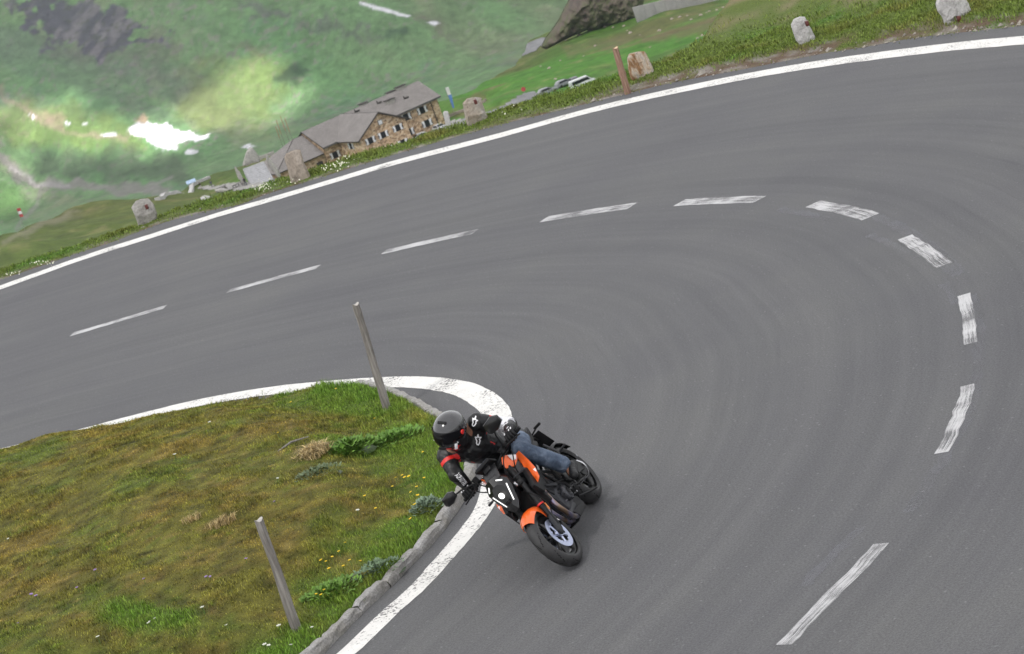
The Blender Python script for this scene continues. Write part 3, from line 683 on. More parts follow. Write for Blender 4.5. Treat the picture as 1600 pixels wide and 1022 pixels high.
# ================================================================== unseen cloud deck over all, softening the sun, gaps shaped to light the slope
def mtn_hit(p):
    r = ray(np.array(p, float)); r = r / r[1]; d = np.linspace(1700, 2500, 1200); W = CP + d[:, None] * r; g = mtn_z(W[:, :2]) >= W[:, 2]; return W[int(np.argmax(g))]
CZ = 120.0
GAPS = [((385, 132), 74, 52), ((340, 165), 70, 38), ((300, 192), 66, 32), ((455, 150), 34, 20), ((245, 212), 62, 32), ((415, 170), 40, 30), ((70, 178), 74, 24), ((135, 208), 60, 20), ((200, 205), 40, 20), ((10, 172), 34, 20), ((20, 305), 44, 26), ((20, 255), 30, 14)]
gx = np.arange(-1500, 1501, 10.0); gy = np.arange(-1500, 2500, 10.0); A, B = np.meshgrid(gx, gy); q = np.c_[A.ravel(), B.ravel()]
gap = np.zeros(len(q))
for p, ra, rb in GAPS:
    g = mtn_hit(p); c = g + SUN * ((CZ - g[2]) / SUN[2]); ex = mtn_hit((p[0] + ra, p[1])); ey = mtn_hit((p[0], p[1] + rb))
    sx = abs(ex[0] - g[0]) + 1; sy = max(abs(ey[1] - g[1]), sx * .5)
    gap = np.maximum(gap, sstep(1.15, .75, np.hypot((q[:, 0] - c[0]) / sx, (q[:, 1] - c[1]) / sy) + fbm(q, .02, 3, 99) * .2))
th = 1 - gap
zb = CZ - 9 * th + fbm(q, .012, 4, 51) * 5 * th; zt = CZ + 26 * th * (.7 + .5 * fbm(q, .01, 4, 52)) + .1
f = grid_faces(*A.shape); k = (th > .15)[f].all(1); f = f[k]; nq = len(q)
def cloud_mat(name, trans, col, clear):
    m, nt, b = new_mat(name); tr = node(nt, 'ShaderNodeBsdfTranslucent'); df = node(nt, 'ShaderNodeBsdfDiffuse'); mx = node(nt, 'ShaderNodeMixShader'); mx.inputs[0].default_value = trans
    tr.inputs['Color'].default_value = c4(col); df.inputs['Color'].default_value = c4(col); tp = node(nt, 'ShaderNodeBsdfTransparent'); m2 = node(nt, 'ShaderNodeMixShader'); m2.inputs[0].default_value = clear
    nt.links.new(df.outputs[0], mx.inputs[1]); nt.links.new(tr.outputs[0], mx.inputs[2]); nt.links.new(mx.outputs[0], m2.inputs[1]); nt.links.new(tp.outputs[0], m2.inputs[2])
    nt.links.new(m2.outputs[0], nt.nodes['Material Output'].inputs['Surface']); return m
M_CB = cloud_mat('cloud_base', .7, (.62, .63, .655), .14); M_CT = cloud_mat('cloud_top', .5, (.9, .9, .9), .85)
cl = np_mesh('cloud', np.vstack([np.c_[q, zb], np.c_[q, zt]]), np.vstack([f[:, ::-1], f + nq]), [M_CB, M_CT])
cl.data.polygons.foreach_set('material_index', np.r_[np.zeros(len(f), np.int32), np.ones(len(f), np.int32)]); tag(cl, kind='stuff')
# ------------------------------------------------------------------ the air
def haze():
    mb = MB(); mb.box((0, 1450, -143), (2300, 3240, 460))
    m = bpy.data.materials.new('haze'); m.use_nodes = True; nt = m.node_tree; nt.nodes.remove(nt.nodes['Principled BSDF'])
    v = node(nt, 'ShaderNodeVolumePrincipled'); v.inputs['Color'].default_value = (.78, .90, 1, 1); v.inputs['Density'].default_value = .00025; v.inputs['Anisotropy'].default_value = .2
    nt.links.new(v.outputs[0], nt.nodes['Material Output'].inputs['Volume'])
    return tag(mb.build('haze', m, smooth=False), kind='stuff')
haze()

# ================================================================== wooden posts
def wood(name, c0, c1, c2):
    m, nt, b = new_mat(name); ob = coords(nt, 'Object', (22, 22, 1.6)); f = noise_tex(nt, 1.4, 6, .7, ob)
    c = ramp(nt, f, [(.25, c0), (.5, c1), (.75, c2)]); nt.links.new(c, b.inputs['Base Color']); b.inputs['Roughness'].default_value = .85; bump(nt, b, f, .7, .012); return m
M_GREY = wood('weathered_wood', (.06, .052, .046), (.19, .175, .16), (.36, .34, .315)); M_ENDG = simple('cut_wood', (.42, .40, .37), .9, nscale=30)
M_BROWN = wood('barked_wood', (.11, .06, .042), (.25, .15, .105), (.38, .27, .20)); M_ENDB = simple('fresh_cut_wood', (.55, .40, .26), .9, nscale=30)
def post(base, top, r0, r1, mats, label, z0=None, knots=()):
    b = ground(np.array(base, float), z0); y = b[1]; t = at(np.array(top, float), y)
    d = Vector(t - b); n = 16; mb = MB(); V = []; rings = []
    ax = d.normalized(); x = ax.orthogonal().normalized(); yv = ax.cross(x); Lh = d.length
    for i in range(n + 1):
        s = i / n; p = Vector((0, 0, 0)) + ax * (-.15 + (Lh + .15) * s); r = r0 + (r1 - r0) * s
        r *= 1 + .06 * noise.noise(Vector((s * 9, r0 * 90, 1)));
        for kz, ka in knots:
            r *= 1 + ka * math.exp(-((s - kz) / .02) ** 2)
        bx = .012 * noise.noise(Vector((s * 2.4, base[0], 3)))
        rings.append([p + x * bx + (x * math.cos(a) + yv * math.sin(a)) * r * (1 + .11 * noise.noise(Vector((math.cos(a) * 1.3, math.sin(a) * 1.3, s * 2 + base[0])))) for a in np.linspace(0, 2 * math.pi, 15)[:-1]])
    # slightly slanted sawn top
    for k, v in enumerate(rings[-1]): rings[-1][k] = v + ax * .012 * math.cos(k)
    mb.loft(rings, caps=True); mb.bm.faces.ensure_lookup_table()
    f = max(mb.bm.faces, key=lambda f: f.calc_center_median().z if len(f.verts) > 4 else -9); f.material_index = 1
    o = mb.build('wooden_post', mats, sharp=50); o.location = b
    return tag(o, label, 'post')
post((461, 974), (404, 812),   .047, .039, [M_GREY, M_ENDG], 'weathered grey wooden post in the island grass, nearer the bottom edge of the picture', .17, [(.9, .1)])
post((602, 631), (556, 475),   .047, .039, [M_GREY, M_ENDG], 'weathered grey wooden post at the top of the grass island, beside the white curve line', .16, [(.93, .12)])
post((980, 142), (961, 75), .060, .050, [M_BROWN, M_ENDB], 'brown stripped log post leaning beside the rusty marker stone on the verge', .05, [(.85, .12), (.5, .1), (.3, .08)])

# ================================================================== marker stones along the outer verge
def stone_mat(name, stops, scale=3.0, streak=1.0):
    m, nt, b = new_mat(name); ob = coords(nt, 'Object', (scale, scale, scale * streak)); f = noise_tex(nt, 1.0, 7, .68, ob, .4); g = noise_tex(nt, 12, 5, .75, ob)
    c = ramp(nt, f, stops); c = mixc(nt, 1.0, c, ramp(nt, g, [(.3, (.72, .72, .72)), (.7, (1.22, 1.22, 1.22))]), 'MULTIPLY')
    nt.links.new(c, b.inputs['Base Color']); b.inputs['Roughness'].default_value = .9; bump(nt, b, g, .8, .03); return m
def slab(name, outline, dist, thick, mat, label=None, cat=None, group=None, noise_amp=.05, facet=.5, kind=None, foot=None, N=44, base=None, skew=0.0):
    """a rock with the outline seen in the photo, its own distance and its own depth"""
    W = np.array([at(np.array(p, float), dist) for p in outline]); P = W[:, [0, 2]]; P = even(np.vstack([P, P[:1]]), np.linalg.norm(np.diff(np.vstack([P, P[:1]]), axis=0), axis=1).sum() / N)[:-1]
    c = P.mean(0); org = np.array([c[0], dist, P[:, 1].min()]) if base is None else np.array(base)
    prof = [(.0, -1.0), (.3, -1.0), (.6, -.98), (.85, -.92), (.965, -.70), (1.0, -.35), (1.0, .1), (.98, .5), (.85, .85), (.5, 1.0), (.0, 1.0)]
    rings = []; size = np.ptp(P, axis=0).max()
    for s, y in prof:
        ring = []
        for q in P:
            v = c + (q - c) * max(s, .02); yy = y * thick / 2 + skew * (v[0] - c[0])
            p = Vector((v[0], dist + yy, v[1])); k = p / size
            a = noise.noise(k * 2.6) * .6 + noise.noise(k * 6.5) * .3 + noise.noise(k * 15) * .12
            cell = noise.cell(k * 2.3) - .5
            d = Vector(((v[0] - c[0]), yy, (v[1] - c[1]) * .6)); d = d.normalized() if d.length > 1e-6 else Vector((0, y, 0))
            p += d * (a * noise_amp + cell * noise_amp * facet) * size * .6
            ring.append(p - Vector(org))
        rings.append(ring)
    mb = MB(); mb.loft(rings, caps=True); o = mb.build(name, mat, smooth=False); o.location = org
    return tag(o, label, cat, group, kind)
def crag(name, outline, dist, thick, mat, label=None, cat=None, group=None, kind=None, cells=30, planes=5, rough_=.05, seed=0):
    """a broken rock: the outline of the photo, front and back split into tilted facets"""
    W = np.array([at(np.array(p, float), dist) for p in outline]); P = W[:, [0, 2]]; sz = np.ptp(P, axis=0).max(); st = sz / cells; r_ = np.random.default_rng(seed + 5)
    gx = np.arange(P[:, 0].min() - st, P[:, 0].max() + 2 * st, st); gz = np.arange(P[:, 1].min() - st, P[:, 1].max() + 2 * st, st); A, B = np.meshgrid(gx, gz); q = np.c_[A.ravel(), B.ravel()]
    q = q + r_.uniform(-.3, .3, q.shape) * st; ins = in_poly(q, P); f = grid_faces(*A.shape); f = f[ins[f].sum(1) >= 1]; use = np.unique(f)
    edge_ = even(np.vstack([P, P[:1]]), st * .5); edge_ = edge_ + np.c_[fbm(edge_, 4 / sz, 3, seed), fbm(edge_, 4 / sz, 3, seed + 3)] * sz * .012
    for i in use[~ins[use]]: q[i] = edge_[np.argmin(((edge_ - q[i]) ** 2).sum(1))]
    sd = np.where(ins, np.maximum(sdist(q, P), 0), 0); c = P.mean(0); u = (q - c) / sz
    def depth(k):
        d = np.full(len(q), 1.0)
        for j in range(planes):
            a = r_.uniform(0, 6.283); sl = r_.uniform(.4, 1.5); o = r_.uniform(.55, .95); d = np.minimum(d, o + sl * (u[:, 0] * math.cos(a) + u[:, 1] * math.sin(a)))
        d = np.minimum(np.maximum(d, .12), .05 + (sd / (.16 * sz)) ** .6)
        d = d + (1 - abs(fbm(np.c_[u, np.full(len(u), k)], 5, 4, seed)) * 2) * rough_ * sstep(0, .06 * sz, sd) + fbm(u, 16, 3, seed + 2) * rough_ * .6 * sstep(0, .03 * sz, sd)
        return d * thick / 2
    org = np.array([c[0], dist, P[:, 1].min()]); n = len(q); V = np.vstack([np.c_[q[:, 0], dist - depth(1), q[:, 1]], np.c_[q[:, 0], dist + depth(2), q[:, 1]]]) - org
    o = np_mesh(name, V, np.vstack([f, f[:, ::-1] + n]), mat, smooth=False); bm = bmesh.new(); bm.from_mesh(o.data); bmesh.ops.remove_doubles(bm, verts=bm.verts, dist=st * .02); bmesh.ops.delete(bm, geom=[v for v in bm.verts if not v.link_faces], context='VERTS')
    bound = [v for v in bm.verts if v.is_boundary]
    bmesh.ops.recalc_face_normals(bm, faces=bm.faces[:]); bm.to_mesh(o.data); bm.free(); o.location = org
    return tag(o, label, cat, group, kind)
M_S_GREY = stone_mat('grey_stone', [(.25, (.20, .19, .175)), (.5, (.36, .345, .32)), (.75, (.52, .50, .47))])
M_S_TAN = stone_mat('tan_stone', [(.25, (.21, .175, .14)), (.5, (.34, .29, .24)), (.75, (.45, .40, .35))], 2.5, .4)
M_S_MIX = stone_mat('tan_and_grey_stone', [(.3, (.30, .235, .17)), (.5, (.36, .32, .27)), (.68, (.43, .42, .41))], 2.2)
M_S_RUST = stone_mat('rusty_stone', [(.3, (.13, .065, .032)), (.42, (.27, .15, .07)), (.5, (.50, .42, .33)), (.58, (.36, .34, .32)), (.7, (.30, .19, .10))], 4.2, .35)
M_S_WHITE = stone_mat('pale_stone', [(.25, (.30, .29, .28)), (.5, (.50, .49, .48)), (.75, (.62, .61, .60))])
M_REFL = simple('dull_reflector', (.10, .025, .02), .35, nscale=60)
def reflector(st, p, dist, thick, w=.055, h=.085):
    W = at(np.array(p, float), dist) - np.array([0, thick / 2, 0]) - np.array(st.location); mb = MB(); mb.box(W, (w, .09, h), .008); return mb.build('reflector', M_REFL, st)
gd = lambda p: float(ground(np.array(p, float))[1])
STN = [('rugged grey marker stone with a notched face, leftmost on the outer verge', [(205, 324), (212, 314), (221, 311), (232, 310), (240, 318), (246, 334), (244, 347), (247, 358), (216, 360), (215, 349), (211, 338)], (230, 352), .26, M_S_GREY, (230, 321)),
       ('leaning tan marker stone with slanted flat top, before the low end of the inn', [(444, 246), (447, 240), (462, 234), (469, 234), (474, 252), (485, 276), (487, 288), (458, 293), (453, 280), (449, 263)], (470, 284), .24, M_S_TAN, None),
       ('tan and grey marker stone with a red reflector, to the right of the stone inn', [(723, 161), (729, 154), (743, 151), (752, 153), (754, 164), (762, 182), (763, 196), (733, 203), (727, 188)], (744, 197), .30, M_S_MIX, (742, 157)),
       ('rust-stained flat marker stone next to the brown log post', [(980, 90), (983, 84), (993, 81), (1007, 80), (1014, 93), (1022, 111), (1019, 124), (994, 137), (986, 125), (981, 108)], (1000, 131), .32, M_S_RUST, None),
       ('pale grey marker stone narrowing to its foot, on the verge near the small knoll', [(1236, 38), (1240, 30), (1250, 25), (1258, 26), (1264, 40), (1274, 58), (1272, 68), (1264, 82), (1252, 80), (1244, 66), (1240, 53)], (1258, 77), .30, M_S_WHITE, (1258, 35)),
       ('broad whitish marker stone cut by the top edge of the picture', [(1462, 6), (1466, -8), (1480, -16), (1500, -12), (1512, 4), (1518, 18), (1508, 29), (1499, 34), (1492, 45), (1477, 42), (1472, 26), (1465, 17)], (1486, 42), .42, M_S_WHITE, (1493, 27))]
for lab, ol, bp, th_, m, rf in STN:
    d = gd(bp) + .1; s = crag('marker_stone', ol, d, th_, m, lab, 'stone', 'marker stones along the outer verge', cells=34, seed=int(ol[0][0]))
    if rf: reflector(s, rf, d, th_)

# ================================================================== the inn
def stone_wall():
    m, nt, b = new_mat('rubble_masonry'); ob = coords(nt)
    v = node(nt, 'ShaderNodeTexVoronoi'); v.inputs['Scale'].default_value = 1.9; nt.links.new(coords(nt, 'Object', (1, 1, 1.5)), v.inputs['Vector'])
    sp = node(nt, 'ShaderNodeSeparateColor'); nt.links.new(v.outputs['Color'], sp.inputs['Color'])
    c = ramp(nt, sp.outputs[0], [(.0, (.20, .125, .075)), (.3, (.46, .32, .20)), (.6, (.60, .44, .29)), (.85, (.64, .53, .40)), (1, (.28, .185, .12))])
    e = ramp(nt, noise_tex(nt, .5, 4, .6, ob), [(.3, (.8, .78, .76)), (.7, (1.1, 1.08, 1.05))]); c = mixc(nt, 1.0, c, e, 'MULTIPLY')
    nt.links.new(c, b.inputs['Base Color']); b.inputs['Roughness'].default_value = .95; bump(nt, b, v.outputs['Distance'], .6, .1); return m
M_RUB = stone_wall()
def shingle():
    m, nt, b = new_mat('grey_shingles'); u = coords(nt, 'UV')
    br = node(nt, 'ShaderNodeTexBrick'); br.inputs['Scale'].default_value = 1.0; br.inputs['Brick Width'].default_value = .5; br.inputs['Row Height'].default_value = .3; br.inputs['Mortar Size'].default_value = .02
    br.inputs['Color1'].default_value = (.205, .19, .18, 1); br.inputs['Color2'].default_value = (.26, .245, .235, 1); br.inputs['Mortar'].default_value = (.13, .12, .115, 1); nt.links.new(u, br.inputs['Vector'])
    g = ramp(nt, noise_tex(nt, .35, 5, .65, coords(nt)), [(.3, (.82, .8, .79)), (.7, (1.12, 1.1, 1.1))]); c = mixc(nt, 1.0, br.outputs['Color'], g, 'MULTIPLY')
    nt.links.new(c, b.inputs['Base Color']); b.inputs['Roughness'].default_value = .85; return m
M_SHIN = shingle(); M_DARKW = simple('dark_timber', (.045, .038, .033), .8, nscale=3); M_GLASS = simple('dark_window_glass', (.018, .02, .024), .15, nscale=2)
M_WHITE = simple('white_paint', (.74, .75, .78), .6, nscale=8, amt=.06); M_SHUT_D = simple('dark_shutter_paint', (.03, .04, .06), .6, nscale=5)
M_METAL = simple('grey_zinc', (.16, .155, .15), .5, .6, nscale=6)
house_M = Matrix(((UH[0], -NH[0], 0, H0[0]), (UH[1], -NH[1], 0, H0[1]), (0, 0, 1, ZH), (0, 0, 0, 1)))   # local x along the front, y into the house
inn = empty('mountain_inn', mat=house_M)
tag(inn, 'stone mountain inn with grey shingled roofs and black and white shutters below the road', 'building')
EV, DEP, RD = 5.7, 14.0, 9.1
WX0, WX1, WP = 4.1, 15.9, 10.0
def wall_mesh(name, quads):
    mb = MB()
    for a_, b_, th_ in quads: pass
    return mb
mb = MB(); B0 = -4.0
# main body with gable ends, wing in front, low annex on the left: three closed masses butted together
def gable_body(mb, x0, x1, y0, y1, eave, ridge, along='x', taper=0):
    if along == 'x':
        ym = (y0 + y1) / 2; prof = [(y0, B0), (y0, eave), (ym, ridge), (y1, eave), (y1, B0)]
        A = [(x0, p, z) for p, z in prof]; B = [(x1, p, z) for p, z in prof]
    else:
        xm = (x0 + x1) / 2; prof = [(x0, B0), (x0, eave), (xm, ridge), (x1, eave), (x1, B0)]
        A = [(p, y0, z) for p, z in prof]; B = [(p, y1, z) for p, z in prof]
    n = len(A); mb.raw(A + B, [tuple(range(n)), tuple(range(n, 2 * n))[::-1]] + [(k, n + k, n + (k + 1) % n, (k + 1) % n) for k in range(n)])
gable_body(mb, 0, 30, 0, DEP, EV, RD)
mb.build('wall', M_RUB, inn, smooth=False)
mb = MB(); gable_body(mb, WX0, WX1, -WP, -.02, EV, EV + 3.55, 'y'); mb.build('wall', M_RUB, inn, smooth=False)
mb = MB(); prof_ = [(.6, B0), (.6, 4.6), (7, 4.6), (13.4, 4.6), (13.4, B0)]
mb.box((-5.75, 7.0, (4.6 + B0) / 2), (11.4, 12.8, 4.6 - B0)); mb.build('wall', M_RUB, inn, smooth=False)
def roof_panels(name, panels, th_=.28):
    """each panel: eave a, eave b, ridge b, ridge a (outer corners)"""
    mb = MB(); uvs = []
    for P in panels:
        P = [Vector(p) for p in P]; n = (P[1] - P[0]).cross(P[-1] - P[0]).normalized()
        if n.z < 0: n = -n
        top = [p + n * th_ for p in P]; k = len(P); vs, fs = mb.raw(P + top, [tuple(range(k))[::-1], tuple(range(k, 2 * k))] + [(i, (i + 1) % k, k + (i + 1) % k, k + i) for i in range(k)])
        fs[0].material_index = 1
        for f in fs[2:]: f.material_index = 1
    o = mb.build(name, [M_SHIN, M_DARKW], inn, smooth=False)
    uv = o.data.uv_layers.new(name='UVMap')
    for p in o.data.polygons:
        n = p.normal; ux = Vector((0, 0, 1)).cross(n); ux = ux.normalized() if ux.length > 1e-4 else Vector((1, 0, 0)); vy = n.cross(ux)
        for li in p.loop_indices:
            c = o.data.vertices[o.data.loops[li].vertex_index].co; uv.data[li].uv = (c.dot(ux), c.dot(vy))
    return o
OV = .75; sl = (RD - EV) / (DEP / 2)
ez = EV - OV * sl
roof_panels('roof', [[(-.3, -OV, ez), (30.7, -OV, ez), (30.7, DEP / 2, RD), (-.3, DEP / 2, RD)], [(30.7, DEP + OV, ez), (-.3, DEP + OV, ez), (-.3, DEP / 2, RD + .002), (30.7, DEP / 2, RD + .002)]])
xm = (WX0 + WX1) / 2; sw = 3.55 / (xm - WX0); wz = EV - OV * sw; rz = EV + 3.55 + .02
roof_panels('roof', [[(WX0 - OV, -WP - .8, wz), (WX0 - OV, 1.0, wz), (xm, 7.0, rz), (xm, -WP - .8, rz)], [(WX1 + OV, 1.0, wz), (WX1 + OV, -WP - .8, wz), (xm, -WP - .8, rz + .003), (xm, 7.0, rz + .003)]])
ea, ra = 4.15, 8.35                                         # low end under a hipped roof that runs on from the main one
roof_panels('roof', [[(-12.3, -.3, ea), (-.35, -.3, ea), (-.35, 7.0, ra), (-2.6, 7.0, ra)], [(-.35, 14.3, ea), (-12.3, 14.3, ea), (-2.6, 7.0, ra + .003), (-.35, 7.0, ra + .003)], [(-12.3, 14.3, ea + .01), (-12.3, -.3, ea + .01), (-2.6, 7.0, ra + .01)]])
# roof furniture
rf = [o for o in inn.children if o.name.startswith('roof')]
for x, y, w_, h_ in ((21.0, 4.2, 2.0, 1.0), (26.0, 7.0, 2.2, .9), (23.6, 7.6, 1.8, .8), (16.2, 7.4, 1.6, .8)):
    mb = MB(); zz = RD - abs(y - 7) * sl; mb.box((x, y, zz + .25), (w_, 1.3, h_), .04); mb.mi = 1; mb.box((x, y, zz + .25 + h_ / 2 + .08), (w_ + .35, 1.7, .14), .03); mb.build('chimney', [M_S_GREY, M_DARKW], rf[0])
for x, y in ((18.5, 5.2), (12.9, 5.6), (24.0, 3.0)):
    mb = MB(); zz = RD - abs(y - 7) * sl; mb.tube([(x, y, zz), (x, y, zz + 1.0)], .13, 8); mb.box((x + .6, y, zz + .45), (.9, .5, .3), .03); mb.build('vent', M_DARKW, rf[0])
def window(c, nx, w_=.95, h_=1.15, shut=True, axis='x', pal=False):
    """nx: outward direction in house space; a dark pane between two half-white half-dark shutters"""
    o = Vector(c); n = Vector(nx); t = Vector((0, 0, 1)).cross(n).normalized() * (1 if axis == 'x' else 1); rot = Matrix((t, n, Vector((0, 0, 1)))).transposed()
    mb = MB(); mb.box(o + n * .03, (w_ + .2, .12, h_ + .2), .02, rot); fr = mb.build('window', M_DARKW, inn)
    mb = MB(); mb.box(o + n * .09, (w_, .06, h_), 0, rot); mb.build('pane', M_WHITE if pal else M_GLASS, fr)
    if shut:
        for s in (-1, 1):
            mb = MB(); cc = o + t * s * (w_ / 2 + .45); mb.box(cc + n * .07, (.66, .08, h_ + .15), .015, rot)
            mb.mi = 1; q = h_ / 2 + .075
            for sg in (-1, 1):
                mb.prism([cc + t * (.33 * sg) + Vector((0, 0, q)), cc + t * (.33 * sg) + Vector((0, 0, -q)), cc + t * (.05 * sg)], n * .112, n * .125) if sg == s else None
            mb.build('shutter', [M_WHITE, M_SHUT_D], inn)
for u, z, s_ in ((6.4, 4.6, 1), (9.7, 4.6, 1), (13.5, 4.7, 1)): window((u, -WP, z - .1), (0, -1, 0))
window((10.0, -WP, 7.2), (0, -1, 0), .9, .9, False, pal=True)
for u, z in ((25.6, 4.2), (25.7, 1.1), (21.3, 4.2), (20.8, .9), (18.0, 4.2)): window((u, 0, z), (0, -1, 0), 1.05, 1.3)
window((WX0, -5.0, 4.2), (-1, 0, 0)); window((2.2, 0, 3.0), (0, -1, 0), 1.0, 1.2)
for u in (6.4, 9.7, 13.5): window((u, -WP, 1.2), (0, -1, 0))
mb = MB(); mb.box((-1.6, .55, 1.2), (1.5, .2, 3.4), .03); dr = mb.build('door', M_DARKW, inn); mb = MB(); mb.ball((-1.1, .4, 1.1), .08); mb.build('handle', M_METAL, dr)
mb = MB(); mb.tube([(28.2, -.12, B0), (28.2, -.12, 5.2), (28.2, -.6, 5.35)], .09, 8); mb.build('downpipe', M_DARKW, inn)
mb = MB(); mb.tube([(-.2, -.82, ez - .02), (30.5, -.82, ez - .02)], .10, 8); mb.build('gutter', M_METAL, inn)

# ================================================================== round the inn
def put(p, d0=300, d1=700): W = hit(p, d0, d1); W[2] = hill_z(W[None, :2])[0]; return W
def aim(loc, rz=0): return Matrix.Translation(Vector(loc)) @ Matrix.Rotation(rz, 4, 'Z')
M_CARW = simple('white_car_paint', (.62, .63, .65), .3, nscale=4, amt=.05, coat=.6); M_CARS = simple('silver_car_paint', (.22, .23, .24), .3, .5, nscale=4, amt=.05, coat=.5); M_CARD = simple('dark_car_paint', (.05, .055, .06), .3, nscale=4, amt=.05, coat=.6)
M_TYRE0 = simple('far_tyre_rubber', (.02, .02, .02), .9); M_LAMP0 = simple('car_lamp_glass', (.55, .55, .55), .2)
def car(p, rz, mat, label, van=False, L=4.4, d0=380, d1=620, loc=None):
    W = loc if loc is not None else put(p, d0, d1); c = empty('parked_car', mat=aim(W, rz)); tag(c, label, 'van' if van else 'car')
    w_ = .88; l = L / 2
    if van: side = [(-l, .35), (-l, 1.2), (-l + .1, 2.0), (-l + .35, 2.15), (l - 1.5, 2.15), (l - .75, 1.35), (l - .1, 1.1), (l, .8), (l, .35)]; glass = [(-l + .35, 1.3), (-l + .4, 1.95), (l - 1.55, 1.95), (l - .95, 1.35)]
    else: side = [(-l, .35), (-l, .85), (-l + .1, 1.0), (-l + .55, 1.40), (-l + 1.0, 1.47), (l - 2.0, 1.45), (l - 1.15, .98), (l - .15, .82), (l, .65), (l, .35)]; glass = [(-l + .45, 1.0), (-l + .85, 1.36), (l - 2.05, 1.36), (l - 1.35, 1.0)]
    mb = MB(); rings = []
    for y, s in ((-w_, .9), (-w_ * .97, .985), (-w_ * .7, 1.0), (w_ * .7, 1.0), (w_ * .97, .985), (w_, .9)):
        rings.append([Vector((x * (1 if z < 1 else s), y * (1 if z < 1.0 else .86), .35 + (z - .35) * (s if z > .5 else 1))) for x, z in side])
    mb.loft(rings); mb.build('body', mat, c)
    for sgn in (-1, 1):
        mb = MB(); mb.prism([(x * .97, sgn * (w_ * (.93 if z < 1.1 else .875)), z * .985) for x, z in glass], (0, sgn * .01, 0), (0, sgn * .05, 0)); mb.build('side_window', M_GLASS, c)
    x0, z0, x1, z1 = (l - 1.42, 2.05, l - .80, 1.42) if van else (l - 1.92, 1.40, l - 1.24, 1.03)
    mb = MB(); mb.raw([(x0, -.68, z0), (x0, .68, z0), (x1 + .03, .76, z1 + .03), (x1 + .03, -.76, z1 + .03), (x0 + .03, -.68, z0 + .03), (x0 + .03, .68, z0 + .03), (x1 + .06, .76, z1 + .05), (x1 + .06, -.76, z1 + .05)], [(0, 1, 2, 3), (7, 6, 5, 4), (0, 4, 5, 1), (1, 5, 6, 2), (2, 6, 7, 3), (3, 7, 4, 0)]); mb.build('windscreen', M_GLASS, c)
    for x in (-l + .85, l - .85):
        for y in (-.8, .8):
            mb = MB(); mb.lathe([(-.1, .0), (-.1, .26), (-.06, .32), (.06, .32), (.1, .26), (.1, .0)], (x, y, .32), 'Y', 16); mb.build('wheel', M_TYRE0, c)
    for y in (-.6, .6):
        mb = MB(); mb.box((l - .02, y, .68), (.12, .3, .16), .03); mb.build('headlight', M_LAMP0, c)
    return c
hl = lambda u, n_: np.array([*(H0 + UH * u + NH * n_), float(hill_z((H0 + UH * u + NH * n_)[None])[0])])
car(None, R(200), M_CARW, 'white car parked nose to the left in front of the inn gable', loc=hl(19.5, 6.0))
car(None, R(300), M_CARW, 'white car with a dark front wheel parked at the right corner of the inn', loc=hl(26.2, 4.0), L=4.0)
car((912, 137), R(14), M_CARW, 'white camper van parked on the grass slope beyond the verge', van=True, L=5.4)
car((897, 131), R(100), M_CARD, 'dark car half hidden behind the white camper van', L=4.2, d0=485)
car((884, 134), R(20), M_CARS, 'grey car parked just left of the white camper van', L=4.2, d0=480)
car((857, 147), R(15), M_CARS, 'silver car parked apart at the end of the side road', L=4.2, d0=470)

# flag, banner, snow poles
M_STEEL = simple('galvanised_pole', (.35, .35, .36), .5, .6); M_RED = simple('red_cloth', (.48, .07, .07), .8, nscale=5); M_FWHITE = simple('white_cloth', (.75, .75, .76), .8, nscale=5)
M_BLUE = simple('blue_cloth', (.12, .26, .62), .7, nscale=3); M_ORANGE0 = simple('orange_signal_paint', (.40, .16, .08), .7, nscale=5)
def cloth(name, w_, h_, x0, z0, mat, parent, amp=.12, taper=0, vertical=False, seed=0, thick=.015):
    nx, nz = 10, 10; V = []
    for s in (0, 1):
        for j in range(nz + 1):
            for i in range(nx + 1):
                u, v = i / nx, j / nz; V.append((x0 + u * w_ * (1 - taper * (1 - v)), amp * math.sin(u * 5 + v * 2 + seed) * u + s * thick, z0 + v * h_ - .15 * h_ * u * u * (0 if vertical else 1)))
    n = (nx + 1) * (nz + 1); F = [tuple(f) for f in grid_faces(nz + 1, nx + 1)]; mb = MB(); mb.raw(V, F + [tuple(i + n for i in f[::-1]) for f in F]); return mb.build(name, mat, parent)
W = at(np.array([44., 372.]), 425.); W[2] = hill_z(W[None, :2])[0]; tp_ = at(np.array([41., 320.]), W[1]); hh = float(tp_[2] - W[2])
fl = empty('flag', mat=aim(W, R(10))); tag(fl, 'red and white flag on a thin pole at the left edge of the meadow', 'flag')
mb = MB(); mb.tube([(0, 0, -.3), (0, 0, hh)], .04, 8); mb.build('pole', M_STEEL, fl)
for k, m in enumerate((M_RED, M_FWHITE, M_RED)): cloth('flag_cloth', .62, .55, .04, hh - 1.75 + k * .56, m, fl, .12, seed=k * .3)
W = put((711, 179), 480, 600); tp_ = at(np.array([701., 133.]), W[1]); hh = float(tp_[2] - W[2])
bn = empty('feather_banner', mat=aim(W, 0)); tag(bn, 'tall narrow feather banner, white above blue, right of the inn', 'banner')
mb = MB(); mb.tube([(0, 0, -.3), (-.05, 0, hh * .5), (-.25, 0, hh * .98)], .045, 8); mb.build('pole', M_STEEL, bn)
cloth('banner_cloth', .75, hh * .46, -.02, hh * .22, M_BLUE, bn, .08, .5, True); cloth('banner_cloth', .75, hh * .27, -.10, hh * .685, M_FWHITE, bn, .08, .0, True)
